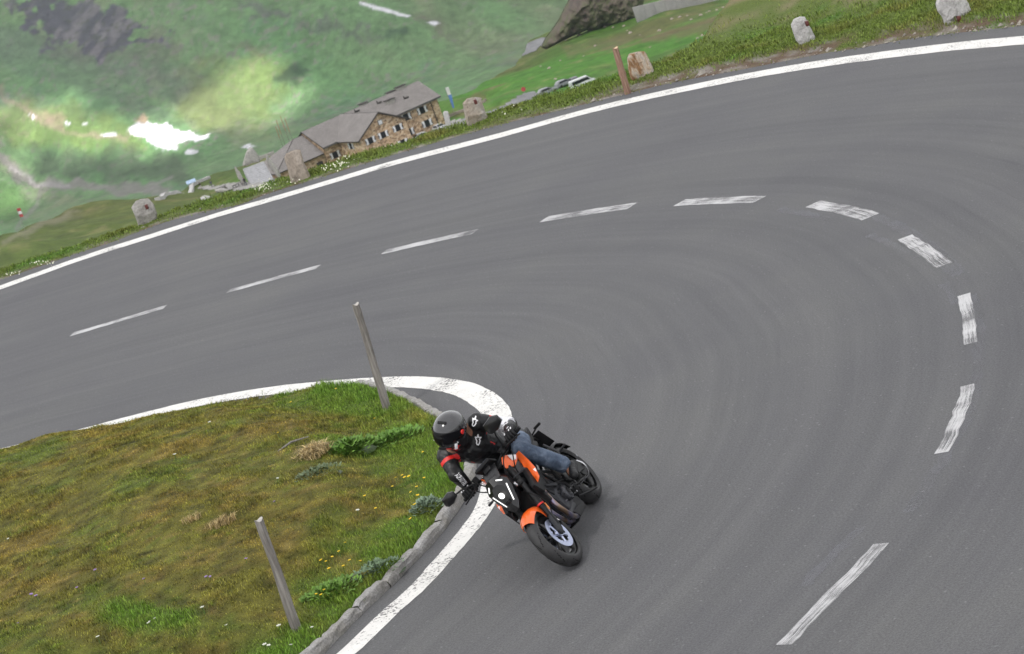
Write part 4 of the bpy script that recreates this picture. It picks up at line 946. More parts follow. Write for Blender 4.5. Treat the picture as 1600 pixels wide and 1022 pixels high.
for i, (p, q) in enumerate((((438, 207), (442, 184)), ((446, 205), (447, 178)), ((451, 203), (452, 183)), ((436, 214), (434, 196)))):
    W = at(np.array(p, float), 583.); W[2] = hill_z(W[None, :2])[0]; tp_ = at(np.array(q, float), 583.); hh = max(1.5, float(tp_[2] - W[2])); mb = MB()
    s = empty('snow_pole', mat=aim(W)); mb.tube([(0, 0, -.3), (.05, 0, hh * .55)], .06, 8); mb.build('pole', M_GREY, s); mb = MB(); mb.tube([(.05, 0, hh * .55), (.08, .02, hh)], .065, 8); mb.build('pole_top', M_ORANGE0, s)
    tag(s, 'orange tipped snow pole standing behind the roof of the inn', 'pole', 'snow poles behind the inn roof')
W = put((703, 200), 440, 560); pil = slab('stone_pillar', [(692, 176), (695, 173), (700, 174), (703, 186), (705, 200), (698, 201), (695, 190)], W[1], 1.0, M_S_WHITE, 'white stone pillar standing at the right corner of the inn', 'pillar', noise_amp=.02)

# memorial with steps, walls, tables, visitors
M_STEP = simple('pale_stone_step', (.40, .40, .415), .9, nscale=2)
A = put((411, 286), 420, 560); st = empty('stone_stairway', mat=aim(A, R(8))); tag(st, 'pale stone stairway climbing to a pointed stone monument', 'stairs')
zt_ = float(at(np.array([407., 254.]), A[1] + 9)[2] - A[2]); nst = 12
for k in range(nst):
    mb = MB(); mb.box((0, .5 + k * .75, (k + 1) * zt_ / nst - .9), (4.2, .78, 1.8), .03); mb.build('step', M_STEP, st)
for i, p in enumerate(((382, 262), (384, 272), (387, 282), (408, 258), (414, 262), (419, 270), (423, 278), (379, 275))):
    side = -1 if p[0] < 400 else 1; k = (i % 4) * 2.3 + 1.2; zz = k * zt_ / (nst * .75)
    mb = MB(); rr = random.uniform(.5, .75)
    mb.loft([[Vector((math.cos(a) * r * rr * .55, math.sin(a) * r * rr * .5, z)) for a in np.linspace(0, 2 * math.pi, 8)[:-1]] for z, r in ((-1.2, 1.1), (.4, 1.05), (1.0, .8), (1.35, .35))])
    o = mb.build('boulder', M_S_GREY, sharp=20); o.matrix_world = aim(Vector(A) + Matrix.Rotation(R(8), 3, 'Z') @ Vector((side * (2.9 + random.uniform(0, .5)), k, zz)), random.uniform(0, 6)); tag(o, 'upright grey boulder lining the pale stone stairway', 'boulder', 'boulders lining the stairway')
slab('stone_monument', [(379, 258), (383, 241), (388, 232), (393, 230), (400, 238), (406, 247), (407, 252), (396, 254), (386, 258)], A[1] + 11, 3.0, M_S_GREY, 'pointed stone monument at the head of the pale stairway', 'monument', noise_amp=.04)
M_TABLE = simple('grey_timber', (.14, .13, .125), .85, nscale=4)
for p, rz, lab in (((348, 298), R(15), 'grey timber picnic table on the meadow, left of the stairway'), ((372, 293), R(40), 'grey timber picnic table closest to the foot of the stairway')):
    W = put(p, 380, 600); t_ = empty('picnic_table', mat=aim(W, rz)); tag(t_, lab, 'table', 'picnic tables on the meadow')
    mb = MB(); mb.box((0, 0, .75), (1.9, .75, .06), .01); mb.build('tabletop', M_TABLE, t_)
    for s in (-1, 1):
        mb = MB(); mb.box((0, s * .7, .45), (1.9, .28, .05), .01); mb.build('bench', M_TABLE, t_)
        mb = MB(); mb.prism([(s * .7 - .05, -.75, 0), (s * .7 + .05, -.75, 0), (s * .7 + .05, -.3, .72), (s * .7 - .05, -.3, .72)], (0, 0, 0), (0, .1, 0)); mb.build('leg', M_TABLE, t_); mb = MB(); mb.prism([(s * .7 - .05, .65, 0), (s * .7 + .05, .65, 0), (s * .7 + .05, .2, .72), (s * .7 - .05, .2, .72)], (0, 0, 0), (0, .1, 0)); mb.build('leg', M_TABLE, t_)
def wall_run(pts, label, w_=.8, h_=.9, mat=None, d0=400, d1=600):
    W = even(np.array([put(p, d0, d1) for p in pts]), 1.0); c = W.mean(0); N = normals2(W); mb = MB(); rings = []
    for p, n_ in zip(W, N):
        z = hill_z(p[None, :2])[0]; j = .1 * noise.noise(Vector(p * .9)); n3 = np.array([n_[0], n_[1], 0]) * w_ / 2
        rings.append([Vector(p - n3 - c + (0, 0, z - p[2] - .6)), Vector(p - n3 * .9 - c + (0, 0, z - p[2] + h_ + j)), Vector(p + n3 * .9 - c + (0, 0, z - p[2] + h_ + j * .6)), Vector(p + n3 - c + (0, 0, z - p[2] - .6))])
    mb.loft(rings); o = mb.build('low_wall', mat or M_S_GREY, sharp=30); o.location = c; return tag(o, label, 'wall')
wall_run([(246, 313), (272, 303), (300, 292), (327, 279)], 'low pale stone wall along the far edge of the left meadow', 1.0, .6, M_S_WHITE)
wall_run([(402, 252), (428, 237)], 'low grey stone wall between the monument and the inn', .8, .8)
wall_run([(690, 188), (720, 176), (760, 158)], 'long low stone wall beside the side road, right of the inn', .6, .6, M_S_TAN)
W = put((301, 291), 500, 570); b_ = empty('panorama_board', mat=aim(W, R(12))); tag(b_, 'pale blue slanted panorama board on the low wall', 'board')
mb = MB(); mb.box((0, 0, 1.15), (2.2, .08, .9), .02, Matrix.Rotation(R(-35), 3, 'X')); mb.build('panel', simple('pale_blue_panel', (.42, .55, .74), .4, nscale=2), b_)
for s in (-.8, .8):
    mb = MB(); mb.tube([(s, 0, -.2), (s, 0, 1.1)], .06, 8); mb.build('leg', M_STEEL, b_)
slab('flat_rock', [(312, 310), (318, 306), (330, 308), (340, 311), (336, 315), (318, 314)], put((326, 313), 380, 560)[1], 2.5, M_S_WHITE, 'flat pale rock lying in the meadow below the low wall', 'rock')
slab('flat_rock', [(335, 297), (345, 294), (358, 296), (352, 300), (338, 300)], put((346, 300), 380, 560)[1], 2.0, M_S_GREY, 'flat grey rock lying beside the picnic table', 'rock')
# visitors, far off
M_SKIN = simple('skin', (.45, .27, .19), .6, nscale=10); M_HAIR = simple('dark_hair', (.03, .022, .018), .8)
def visitor(p, top, legs, label, rz, d0=400, d1=600, stride=.18):
    W = put(p, d0, d1); P = empty('person', mat=aim(W, rz)); tag(P, label, 'person', 'visitors below the road'); mb = MB(); h = .02
    body = MB(); body.cone((0, .1, .9), (stride, .1, .48), .085, .06); body.cone((stride, .1, .48), (stride * .7, .1, .05), .06, .045); body.cone((0, -.1, .9), (-stride * .6, -.1, .48), .085, .06); body.cone((-stride * .6, -.1, .48), (-stride * 1.4, -.1, .06), .06, .045)
    body.cone((0, 0, .95), (.02, 0, 1.38), .15, .17); body.cone((.02, 0, 1.4), (.03, 0, 1.55), .06, .055); body.ball((.04, 0, 1.64), (.10, .085, .125)); body.cone((.02, .2, 1.4), (-.1, .26, 1.1), .05, .042); body.cone((-.1, .26, 1.1), (.06, .25, .86), .042, .035); body.cone((.02, -.2, 1.4), (.1, -.26, 1.12), .05, .042); body.cone((.1, -.26, 1.12), (.2, -.23, .9), .042, .035)
    remesh(body, .03).build('body', M_SKIN, P)
    mb = MB(); mb.cone((0, 0, .98), (.02, 0, 1.36), .175, .19); mb.cone((.02, .2, 1.4), (-.1, .26, 1.1), .072, .062); mb.cone((.02, -.2, 1.4), (.1, -.26, 1.12), .072, .062); remesh(mb, .03).build('jacket', top, P)
    mb = MB(); mb.cone((0, .1, .92), (stride, .1, .48), .11, .085); mb.cone((stride, .1, .48), (stride * .7, .1, .1), .085, .07); mb.cone((0, -.1, .92), (-stride * .6, -.1, .48), .11, .085); mb.cone((-stride * .6, -.1, .48), (-stride * 1.4, -.1, .1), .085, .07); remesh(mb, .03).build('trousers', legs, P)
    mb = MB(); mb.ball((.02, 0, 1.68), (.11, .1, .10)); mb.build('hair', M_HAIR, P)
M_CL1 = simple('dark_clothing', (.02, .02, .025), .8, nscale=6); M_CL2 = simple('pale_clothing', (.55, .52, .48), .8, nscale=6); M_CL3 = simple('slate_clothing', (.07, .085, .10), .8, nscale=6)
visitor((315, 296), M_CL1, M_CL2, 'visitor in a dark top and pale trousers walking next to the panorama board', R(20))
visitor((332, 293), M_CL3, M_CL3, 'visitor in dark grey clothes walking along the low wall', R(60))
visitor((385, 291), M_CL1, M_CL3, 'visitor in dark clothes standing at the foot of the pale stairway', R(-60))

# side road warning disc, concrete gallery wall, rock outcrop, pale boulders
W = put((822, 152), 420, 600); sg = empty('road_sign', mat=aim(W, R(0))); tag(sg, 'small round red road sign standing at the bend of the side road', 'sign')
mb = MB(); mb.tube([(0, 0, -.2), (0, 0, 1.7)], .05, 8); mb.build('pole', M_STEEL, sg)
mb = MB(); mb.lathe([(-.03, .0), (-.03, .45), (.0, .46), (.0, 0)], (0, -.08, 1.7), 'Y', 20); mb.build('disc', M_RED, sg)
M_CONC = simple('grey_concrete', (.33, .32, .31), .9, nscale=.8, amt=.12, bstr=.2)
crag('rock_outcrop', [(846, 72), (852, 60), (862, 47), (872, 32), (880, 16), (890, -4), (905, -40), (960, -75), (1010, -60), (1006, -10), (1000, 34), (985, 37), (960, 40), (935, 48), (915, 48), (890, 58), (868, 68), (855, 76)], 650, 16, stone_mat('dark_cliff_rock', [(.3, (.055, .048, .045)), (.48, (.14, .11, .09)), (.6, (.085, .10, .04)), (.75, (.30, .22, .17))], .22, .5), kind='structure', cells=110, planes=7, rough_=.22, seed=4)
Wl = at(np.array([996., 36.]), 632.); Wr = at(np.array([1125., 4.]), 640.); hgt = float(at(np.array([1000., 8.]), 632.)[2] - Wl[2]); ax = Vector(Wr - Wl); mb = MB()
for k in range(8):
    a_, b_ = ax * (k / 8), ax * ((k + .994) / 8); mb.prism([a_ + Vector((0, 0, -2.5)), b_ + Vector((0, 0, -2.5)), b_ + Vector((0, .0, hgt)), a_ + Vector((0, 0, hgt))], (0, 0, 0), (0, .8, 0), .04)
o = mb.build('retaining_wall', M_CONC); o.location = Wl; tag(o, 'pale concrete retaining wall beside the dark cliff at the top edge', 'wall')
bm_ = MB(); bm_.loft([[Vector((math.cos(a) * r * (1 + .3 * noise.noise(Vector((a, z, 1)))), math.sin(a) * r, z)) for a in np.linspace(0, 2 * math.pi, 9)[:-1]] for z, r in ((-.25, .6), (.1, .62), (.4, .5), (.62, .25))]); b0 = bm_.build('pale_boulder', M_S_TAN, sharp=25); first = True
bp = [(890, 58), (896, 52), (908, 48), (925, 47), (945, 42), (958, 43), (975, 41), (912, 88), (876, 95), (858, 107), (845, 104), (868, 124), (930, 72), (905, 55), (985, 52), (1000, 55), (1016, 74), (1030, 48), (1050, 30), (1062, 27), (1080, 31), (1095, 24), (1108, 18), (1120, 16), (1140, 14), (1098, 56), (1090, 60), (1032, 49), (980, 48), (866, 68), (884, 63), (1074, 25), (1104, 20), (1130, 12)]
for i, p in enumerate(bp):
    W = hit(p, 380, 760); o = b0 if first else b0.copy(); first = False
    if i: COL.objects.link(o)
    s = random.uniform(.3, .85) * (1.8 if i in (23, 14, 5) else 1); o.matrix_world = aim(W, random.uniform(0, 6)) @ Matrix.Diagonal((s * 1.3, s, s * .75, 1)); tag(o, 'pale boulder lying in the green meadow of the far hillside', 'boulder', 'pale boulders on the far meadow')
slab('pale_rock', [(1138, 50), (1142, 43), (1146, 41), (1146, 46), (1141, 51)], put((1141, 50), 400, 560)[1], 1.2, M_S_WHITE, 'slim pale rock standing alone on the meadow left of the knoll', 'rock')

# ================================================================== plants and flowers
def leafy(name, W, rx, ry, h, n, col, mat_name, label, cat, size=.05, lobes=True):
    V = []; F = []; T = []
    for i in range(n):
        a = random.uniform(0, 6.283); r = random.random() ** .8; x, y = math.cos(a) * r * rx, math.sin(a) * r * ry; z = h * (1 - r * r) * random.uniform(.25, 1.0) + .015
        d = Vector((math.cos(a) * r + random.uniform(-.6, .6), math.sin(a) * r + random.uniform(-.6, .6), random.uniform(.1, .9))).normalized(); s = size * random.uniform(.6, 1.3); side = d.cross(Vector((0, 0, 1))).normalized() * s * .36; up = side.cross(d).normalized()
        p = Vector((x, y, z)); b = len(V); t = np.array(col) * random.uniform(.6, 1.35)
        V += [p, p + d * s * .5 + side - up * s * .06, p + d * s, p + d * s * .5 - side - up * s * .06, p + d * s * .5 + up * s * .08]; F += [(b, b + 1, b + 4), (b + 1, b + 2, b + 4), (b + 2, b + 3, b + 4), (b + 3, b, b + 4)]; T += [t] * 5
    b = len(V); V += [Vector((math.cos(k * .524) * rx, math.sin(k * .524) * ry, -.05)) for k in range(12)] + [Vector((0, 0, -.03))]; F += [(b + k, b + (k + 1) % 12, b + 12) for k in range(12)]; T += [np.array(col) * .5] * 13
    o = np_mesh(name, V, np.array(F), M_LEAF, tint=np.array(T), smooth=False); o.location = W; return tag(o, label, cat)
M_LEAF = attr_mat('leaf', .6, spec=.3)
def isl(p, z=.25):
    for _ in range(4): W = ground(np.array(p, float), z); z = float(island_z(W[None, :2])[0])
    W[2] = z; return W
leafy('leafy_plant', isl((545, 706)), .30, .22, .09, 600, (.11, .21, .032), 'l', 'dark green leafy plant clump beside the heap of straw on the island', 'plant', .065)
leafy('leafy_plant', isl((612, 690)), .36, .26, .06, 450, (.11, .22, .032), 'l', 'bright green leafy plant clump toward the kerb on the island', 'plant', .055)
leafy('grey_green_plant', isl((668, 797)), .16, .14, .10, 260, (.16, .22, .15), 'l', 'pale grey-green plant close to the kerb, between the kerb and the yellow flowers', 'plant', .045)
leafy('grey_green_plant', isl((590, 893)), .26, .18, .07, 260, (.13, .19, .11), 'l', 'low grey-green plant near the kerb beside the nearer post', 'plant', .04)
leafy('grey_green_plant', isl((497, 742)), .25, .16, .06, 220, (.13, .17, .09), 'l', 'faint grey-green plant below the heap of straw', 'plant', .04)
leafy('clover_patch', isl((520, 925)), .28, .22, .04, 280, (.11, .21, .03), 'l', 'bright green broad-leaved patch to the right of the nearer post', 'plant', .05)
def straw(W, rx, ry, n, hgt, label, rz=0.0, flat=False):
    ra_ = rng.uniform(0, 6.283, n); rr_ = rng.uniform(0, 1, n) ** .75; P = np.c_[np.cos(ra_) * rr_, np.sin(ra_) * rr_] * np.array([rx, ry]) * .8; c, s = math.cos(rz), math.sin(rz); P = P @ np.array([[c, s], [-s, c]])
    Z = .6 * hgt * np.exp(-((P / max(rx, ry)) ** 2).sum(1) * 3); T = np.tile(np.array([.42, .32, .155]), (n, 1)) * rng.uniform(.7, 1.2, (n, 1))
    o = blades('straw_tuft', P, Z * (1 if flat else .2), T, np.full(n, hgt), .004, 1.6 if flat else .7); del o['kind']; o.location = W; return tag(o, label, 'straw')
straw(isl((492, 712)), .20, .26, 700, .10, 'heap of pale dry straw beside the dark green leafy plant', R(-30), True)
straw(isl((345, 818)), .20, .12, 300, .08, 'pale dry grass tuft in the middle of the island, uphill of the nearer post', R(20))
straw(isl((300, 812)), .14, .09, 90, .07, 'thin dry grass tuft to the left of the middle tuft', R(20))
# yellow flowers, each with its stem and petals
M_YEL = simple('yellow_petal', (.72, .50, .015), .5, nscale=40); M_STEM = simple('green_stem', (.05, .12, .02), .7); M_WFL = simple('white_petal', (.66, .67, .58), .6)
def flower(mat, rad, h, name):
    t = empty(name); mb = MB(); mb.tube([(0, 0, -.02), (.004, 0, h * .6), (0, .004, h)], .0025, 5); mb.build('stem', M_STEM, t)
    mb = MB()
    for k in range(6):
        a = k * math.pi / 3; d = Vector((math.cos(a), math.sin(a), .45)); s = Vector((-math.sin(a), math.cos(a), 0)) * rad * .45
        p = Vector((0, 0, h)); mb.raw([p, p + d * rad * .6 + s, p + d * rad, p + d * rad * .6 - s, p + d * rad * .55 + Vector((0, 0, -.004))], [(0, 1, 4), (1, 2, 4), (2, 3, 4), (3, 0, 4), (0, 1, 2, 3)])
    mb.ball((0, 0, h + .004), rad * .35, 8, 5); mb.build('petals', mat, t); return t
def dup(root, M):
    r = root.copy(); COL.objects.link(r); r.matrix_world = M
    for ch in list(root.children):
        c = ch.copy(); COL.objects.link(c); c.parent = r
    return r
def scatter_flowers(pts, mat, rad, h, name, label, cat, group):
    f0 = None
    for p in pts:
        W = isl(p); M = aim(W, random.uniform(0, 6)) @ Matrix.Rotation(random.uniform(-.35, .35), 4, 'X') @ Matrix.Scale(random.uniform(.75, 1.25), 4)
        if f0 is None: f0 = flower(mat, rad, h, name); f0.matrix_world = M; o = f0
        else: o = dup(f0, M)
        tag(o, label, cat, group)
YF = [(521, 882), (513, 888), (509, 889), (551, 888), (565, 890), (540, 897), (519, 901), (511, 933), (507, 940), (497, 940), (542, 861), (535, 873), (653, 772), (648, 777), (655, 786), (645, 758), (638, 757), (632, 753), (616, 770), (650, 822), (655, 802), (574, 786), (438, 687), (460, 638), (621, 757), (590, 805), (665, 757), (664, 715), (528, 617), (590, 662)]
scatter_flowers(YF, M_YEL, .019, .08, 'buttercup', 'small yellow buttercup in the fresh grass along the kerb', 'flower', 'yellow buttercups on the island')
WF = [(331, 669), (275, 720), (434, 755), (560, 808), (358, 987), (440, 990), (490, 991), (418, 1018), (421, 1019), (456, 1018), (240, 980), (320, 960), (607, 640), (635, 626), (410, 618), (15, 848), (155, 1000), (246, 972)]
scatter_flowers(WF, M_WFL, .020, .06, 'white_wildflower', 'tiny white wildflower in the short island turf', 'flower', 'white wildflowers on the island')
VF = [(330, 905), (152, 898), (123, 925), (50, 938), (30, 980), (432, 788), (385, 880), (228, 912), (325, 908), (60, 940)]
scatter_flowers(VF, simple('violet_petal', (.30, .20, .42), .6), .018, .05, 'violet_wildflower', 'tiny violet wildflower in the short island turf', 'flower', 'violet wildflowers on the island')
# clusters of white flowers on the verge
def vflow(p):
    W = ground(np.array(p, float), .12); return W
V_, F_, T_ = [], [], []
for (cx, cy, n, sx, sy) in ((70, 412, 18, 30, 4), (20, 428, 8, 12, 3), (415, 290, 26, 16, 9), (408, 297, 12, 12, 5), (530, 257, 26, 12, 6), (520, 262, 12, 14, 6), (505, 265, 8, 10, 4), (460, 285, 6, 10, 6), (545, 247, 8, 16, 5), (800, 172, 8, 20, 8)):
    for _ in range(n):
        W = vflow((cx + random.gauss(0, sx * .5), cy + random.gauss(0, sy * .5))); r = random.uniform(.007, .016); b = len(V_)
        for k in range(6): V_.append((W[0] + math.cos(k * 1.047) * r, W[1] + math.sin(k * 1.047) * r, W[2] + random.uniform(-.01, .02)))
        V_.append((W[0], W[1], W[2] + .02)); F_ += [(b + k, b + (k + 1) % 6, b + 6) for k in range(6)]; T_ += [(.70, .70, .55)] * 7
tag(np_mesh('verge_flowers', V_, np.array(F_), attr_mat('flower_heads', .7), tint=np.array(T_)), kind='stuff')
# driftwood
mb = MB(); mb.tube([(-.18, 0, .02), (0, .02, .045), (.2, .0, .02)], [.008, .012, .006], 7); o = mb.build('dead_stick', M_GREY); o.matrix_world = aim(isl((458, 697)), R(25)); tag(o, 'thin dry stick lying on the turf left of the straw heap', 'stick')

# ================================================================== motorcycle, built upright in its own frame (x forward, y left, z up), then leaned into the bend
LEAN = R(31); WB = 1.45
fc = ground(np.array([901., 879.])); rc = ground(np.array([931., 778.])); hd = fc - rc; hd /= np.linalg.norm(hd); lf = np.array([-hd[1], hd[0], 0]); upv = np.array([0, 0, 1.])
BL = lf * math.cos(LEAN) + upv * math.sin(LEAN); BU = upv * math.cos(LEAN) - lf * math.sin(LEAN); BO = fc - hd * WB + np.array([0, 0, .07]) - BU * .07
MBK = Matrix(((hd[0], BL[0], BU[0], BO[0]), (hd[1], BL[1], BU[1], BO[1]), (hd[2], BL[2], BU[2], BO[2]), (0, 0, 0, 1)))
def bk(px_, x):
    """point of the plane x = const of the bike seen at a photo pixel"""
    d = ray(np.array(px_, float)); s = np.linalg.solve(np.stack([BL, BU, -d], 1), CP - BO - x * hd); return Vector((x, s[0], s[1]))
bike = empty('motorcycle', mat=MBK)
tag(bike, 'black and orange naked motorcycle leaning hard into the bend under its rider', 'motorcycle')
M_BLK = simple('black_bike_plastic', (.008, .008, .009), .55, nscale=12); M_GLOSS = simple('gloss_black_paint', (.006, .006, .007), .30, nscale=10, coat=.15)
M_SATIN = simple('satin_black_metal', (.014, .014, .015), .45, .2, nscale=25); M_ENG = simple('dark_engine_casting', (.035, .036, .042), .45, .4, nscale=40, bstr=.2)
M_GREYP = simple('grey_bike_plastic', (.030, .031, .035), .55, nscale=15)
M_OR = simple('orange_bike_paint', (.80, .118, .012), .30, nscale=6, amt=.04, coat=.7); M_OR2 = simple('orange_trim', (.75, .13, .02), .45, nscale=8, amt=.05)
M_WGR = simple('white_graphic_film', (.82, .79, .80), .4, nscale=9, amt=.04)
def rubber():
    m, nt, b = new_mat('tyre_rubber'); f = noise_tex(nt, 30, 4, .6, coords(nt)); g = noise_tex(nt, 5, 3, .6, coords(nt))
    c = mixc(nt, 1.0, ramp(nt, f, [(.3, (.016, .016, .017)), (.7, (.028, .028, .029))]), ramp(nt, g, [(.3, (.85, .85, .85)), (.7, (1.25, 1.22, 1.2))]), 'MULTIPLY')
    nt.links.new(c, b.inputs['Base Color']); b.inputs['Roughness'].default_value = .62; bump(nt, b, f, .2, .003); return m
M_RUB_T = rubber(); M_GROOVE = simple('tyre_groove', (.006, .006, .006), .9)
M_DISC = simple('brake_steel', (.42, .46, .60), .32, .85, nscale=30, amt=.1); M_CHROME = simple('bright_steel', (.52, .52, .54), .25, .95, nscale=30, amt=.1)
def heat_pipe():
    m, nt, b = new_mat('heat_tinted_steel'); c = ramp(nt, noise_tex(nt, 5, 3, .6, coords(nt)), [(.25, (.14, .10, .08)), (.42, (.28, .19, .13)), (.55, (.22, .21, .33)), (.7, (.34, .28, .24))]); nt.links.new(c, b.inputs['Base Color'])
    b.inputs['Metallic'].default_value = .9; b.inputs['Roughness'].default_value = .3; return m
M_PIPE = heat_pipe()
def glow(name, col, s):
    m, nt, b = new_mat(name); b.inputs['Emission Color'].default_value = c4(col); b.inputs['Emission Strength'].default_value = s; b.inputs['Base Color'].default_value = (.25, .25, .25, 1); return m
M_DRL = glow('daytime_running_light', (1, .99, .97), .75); M_LAMP = glow('headlamp_light', (1, .98, .94), 1.0)
M_MIRG = simple('mirror_glass', (.5, .5, .52), .05, 1.0, nscale=5, amt=.02); M_REDP = simple('red_anodised', (.5, .02, .02), .35, .3, nscale=10); M_AMB = simple('amber_reflector', (.72, .22, .05), .3, nscale=10)

# steering turned a little to the right about the raked axis
SA = Vector((-math.sin(R(24)), 0, math.cos(R(24)))); SP = Vector((WB + .10, 0, 0)); ST = Matrix.Translation(SP) @ Matrix.Rotation(R(-4), 4, SA) @ Matrix.Translation(-SP)
def steer(v): return ST @ v
def fbuild(mb, name, mats, parent=bike, **k): return mb.xf(steer).build(name, mats, parent, **k)
def wheel(cx, R_, hw, rim_r, steered, disc_r, sides):
    xf = (lambda mb: mb.xf(steer)) if steered else (lambda mb: mb)
    c = (cx, 0, R_)
    mb = MB(); mb.lathe([(-hw * .62, rim_r + .004), (-hw * .66, rim_r - .012), (-hw * .5, rim_r - .02), (-hw * .3, rim_r - .03), (hw * .3, rim_r - .03), (hw * .5, rim_r - .02), (hw * .66, rim_r - .012), (hw * .62, rim_r + .004), (hw * .3, rim_r - .012), (-hw * .3, rim_r - .012)], c, 'Y', 48, True)
    mb.lathe([(-.05, .012), (-.05, .04), (-.035, .052), (.035, .052), (.05, .04), (.05, .012)], c, 'Y', 24)
    for k in range(5):
        for dlt in (-.16, .16):
            a0 = 2 * math.pi * k / 5 + .3; a1 = a0 + dlt; p0 = Vector((cx + .035 * math.cos(a0), 0, R_ + .035 * math.sin(a0))); p1 = Vector((cx + (rim_r - .02) * math.cos(a1), 0, R_ + (rim_r - .02) * math.sin(a1)))
            d = (p1 - p0); rot = Matrix((d.normalized(), Vector((0, 1, 0)), d.normalized().cross(Vector((0, 1, 0))))).transposed(); mb.box((p0 + p1) / 2, (d.length, .026, .020), .005, rot)
    w_ = xf(mb).build('wheel', M_GLOSS, bike)
    # tyre with a rounded profile and shallow grooves
    prof = []; rs = R_ - rim_r
    for i in range(25):
        a = -1 + 2 * i / 24; yy = hw * math.sin(a * 1.5) * 1.0; rr = rim_r + rs * (math.cos(a * 1.42) ** .75 if abs(a) < .999 else .12)
        prof.append((yy if abs(a) < .92 else hw * .78 * np.sign(a), max(rr, rim_r + .004)))
    mb = MB(); nseg = 120; V = []; ii = []
    mb.lathe(prof, c, 'Y', nseg)
    mb.bm.faces.ensure_lookup_table(); m = len(prof) - 1
    for k in range(nseg):
        for i in range(m):
            s_ = abs(i - m / 2) / (m / 2); ph = (k + (i - m / 2) * (1.6 if i < m / 2 else -1.6)) % 15
            if ph < 1.2 and .12 < s_ < .62: mb.bm.faces[k * m + i].material_index = 1
    xf(mb).build('tyre', [M_RUB_T, M_GROOVE], w_)
    for s in sides:
        y = s * (hw + .012); mb = MB(); ri = disc_r * .68; n = 40
        mb.lathe([(y - .0025, ri), (y - .0025, disc_r), (y + .0025, disc_r), (y + .0025, ri)], c, 'Y', 48, True)
        mb.xf(lambda v: v)
        for k in range(10):
            a = 2 * math.pi * k / 10; mb.ball((cx + ri * math.cos(a), y, R_ + ri * math.sin(a)), (.012, .006, .012), 8, 6)
        for k in range(5):
            a = 2 * math.pi * k / 5; p0 = Vector((cx + .03 * math.cos(a), y * .97, R_ + .03 * math.sin(a))); p1 = Vector((cx + ri * math.cos(a + .25), y, R_ + ri * math.sin(a + .25))); mb.tube([p0, p1], .010, 6)
        mb.lathe([(y - .012, .0), (y - .012, .045), (y + .012, .04), (y + .014, .0)], c, 'Y', 24); xf(mb).build('brake_disc', M_DISC, w_)
    return w_
wheel(WB, .30, .062, .214, True, .152, (-1, 1)); wheel(0, .315, .092, .218, False, .12, (-1,))

# fork, clamps, calipers
FA = Vector((WB, 0, .30)); FDIR = SA
for s in (-1, 1):
    y = .105 * s; p = lambda t: FA + FDIR * t + Vector((-.03 + 0, y, 0)); leg = MB()
    leg.tube([p(.30), p(.34), p(.80)], .0285, 16); leg.tube([p(.285), p(.335)], .034, 16); leg.tube([p(.06), p(.30)], .023, 14); o = fbuild(leg, 'fork_leg', M_SATIN)
    mb = MB(); mb.prism([FA + Vector((.03, y - .014, -.03)), FA + Vector((.045, y - .014, .03)), p(.16) + Vector((.035, -.014, 0)), p(.20) + Vector((-.01, -.014, 0)), p(.12) + Vector((-.055, -.014, 0)), FA + Vector((-.04, y - .014, .0))], (0, 0, 0), (0, .028, 0), .006); fbuild(mb, 'axle_clamp', M_GREYP, o)
    mb = MB(); rot = Matrix.Rotation(R(20), 3, 'Y'); cc = FA + Vector((-.125, s * .075, .075)); mb.box(cc, (.055, .055, .125), .012, rot); mb.box(cc + Vector((.0, s * .03, 0)), (.04, .012, .09), .004, rot)
    for q in (-.035, .035): mb.tube([cc + Vector((0, s * .03, q)), cc + Vector((0, s * .042, q))], .011, 10)
    cal = fbuild(mb, 'brake_caliper', M_BLK, o)
    mb = MB(); mb.box(cc + Vector((0.012, s * .0375, 0)), (.008, .002, .05), 0, rot); fbuild(mb, 'caliper_mark', M_WGR, cal)
    mb = MB(); mb.box(p(.235) + Vector((-.042, s * .018, -.01)), (.016, .012, .075), .004, Matrix.Rotation(R(-24), 3, 'Y')); fbuild(mb, 'side_reflector', M_AMB, o)
    mb = MB(); mb.tube([p(.278), p(.292)], .0365, 14); fbuild(mb, 'travel_ring', M_REDP, o)
for t, h in ((.78, .045), (.55, .05)):
    mb = MB(); c = FA + FDIR * t + Vector((-.03, 0, 0)); rot = Matrix.Rotation(R(-24), 3, 'Y'); mb.box(c, (.085, .27, h), .012, rot); fbuild(mb, 'triple_clamp', M_SATIN)
# front mudguard: a curved orange shell hugging the tyre, with side tongues to the fork
mb = MB(); rings = []
for k in range(17):
    a = R(60 + 80 * k / 16); w_ = .050 + .034 * math.sin(math.pi * min(1, k / 16 * 1.0 + .02)) ** .8; rr = .324; ring = []
    cen = .5 - abs(k / 16 - .5); drop = .095 * max(0, 1 - abs(k / 16 - .70) / .25)
    for (yy, dr) in ((-1.10, -.055 - drop), (-1.02, -.028), (-.75, -.004), (-.3, .010), (0, .013), (.3, .010), (.75, -.004), (1.02, -.028), (1.10, -.055 - drop)):
        ring.append(Vector((WB + (rr + dr) * math.cos(a), w_ * yy, .30 + (rr + dr) * math.sin(a))))
    inner = [Vector((WB + (v - Vector((WB, v.y, .30))).length * .985 * math.cos(a), v.y * .96, .30 + (v - Vector((WB, v.y, .30))).length * .985 * math.sin(a))) for v in ring[::-1]]
    rings.append(ring + inner)
mb.loft(rings); fender = fbuild(mb, 'front_mudguard', M_OR)

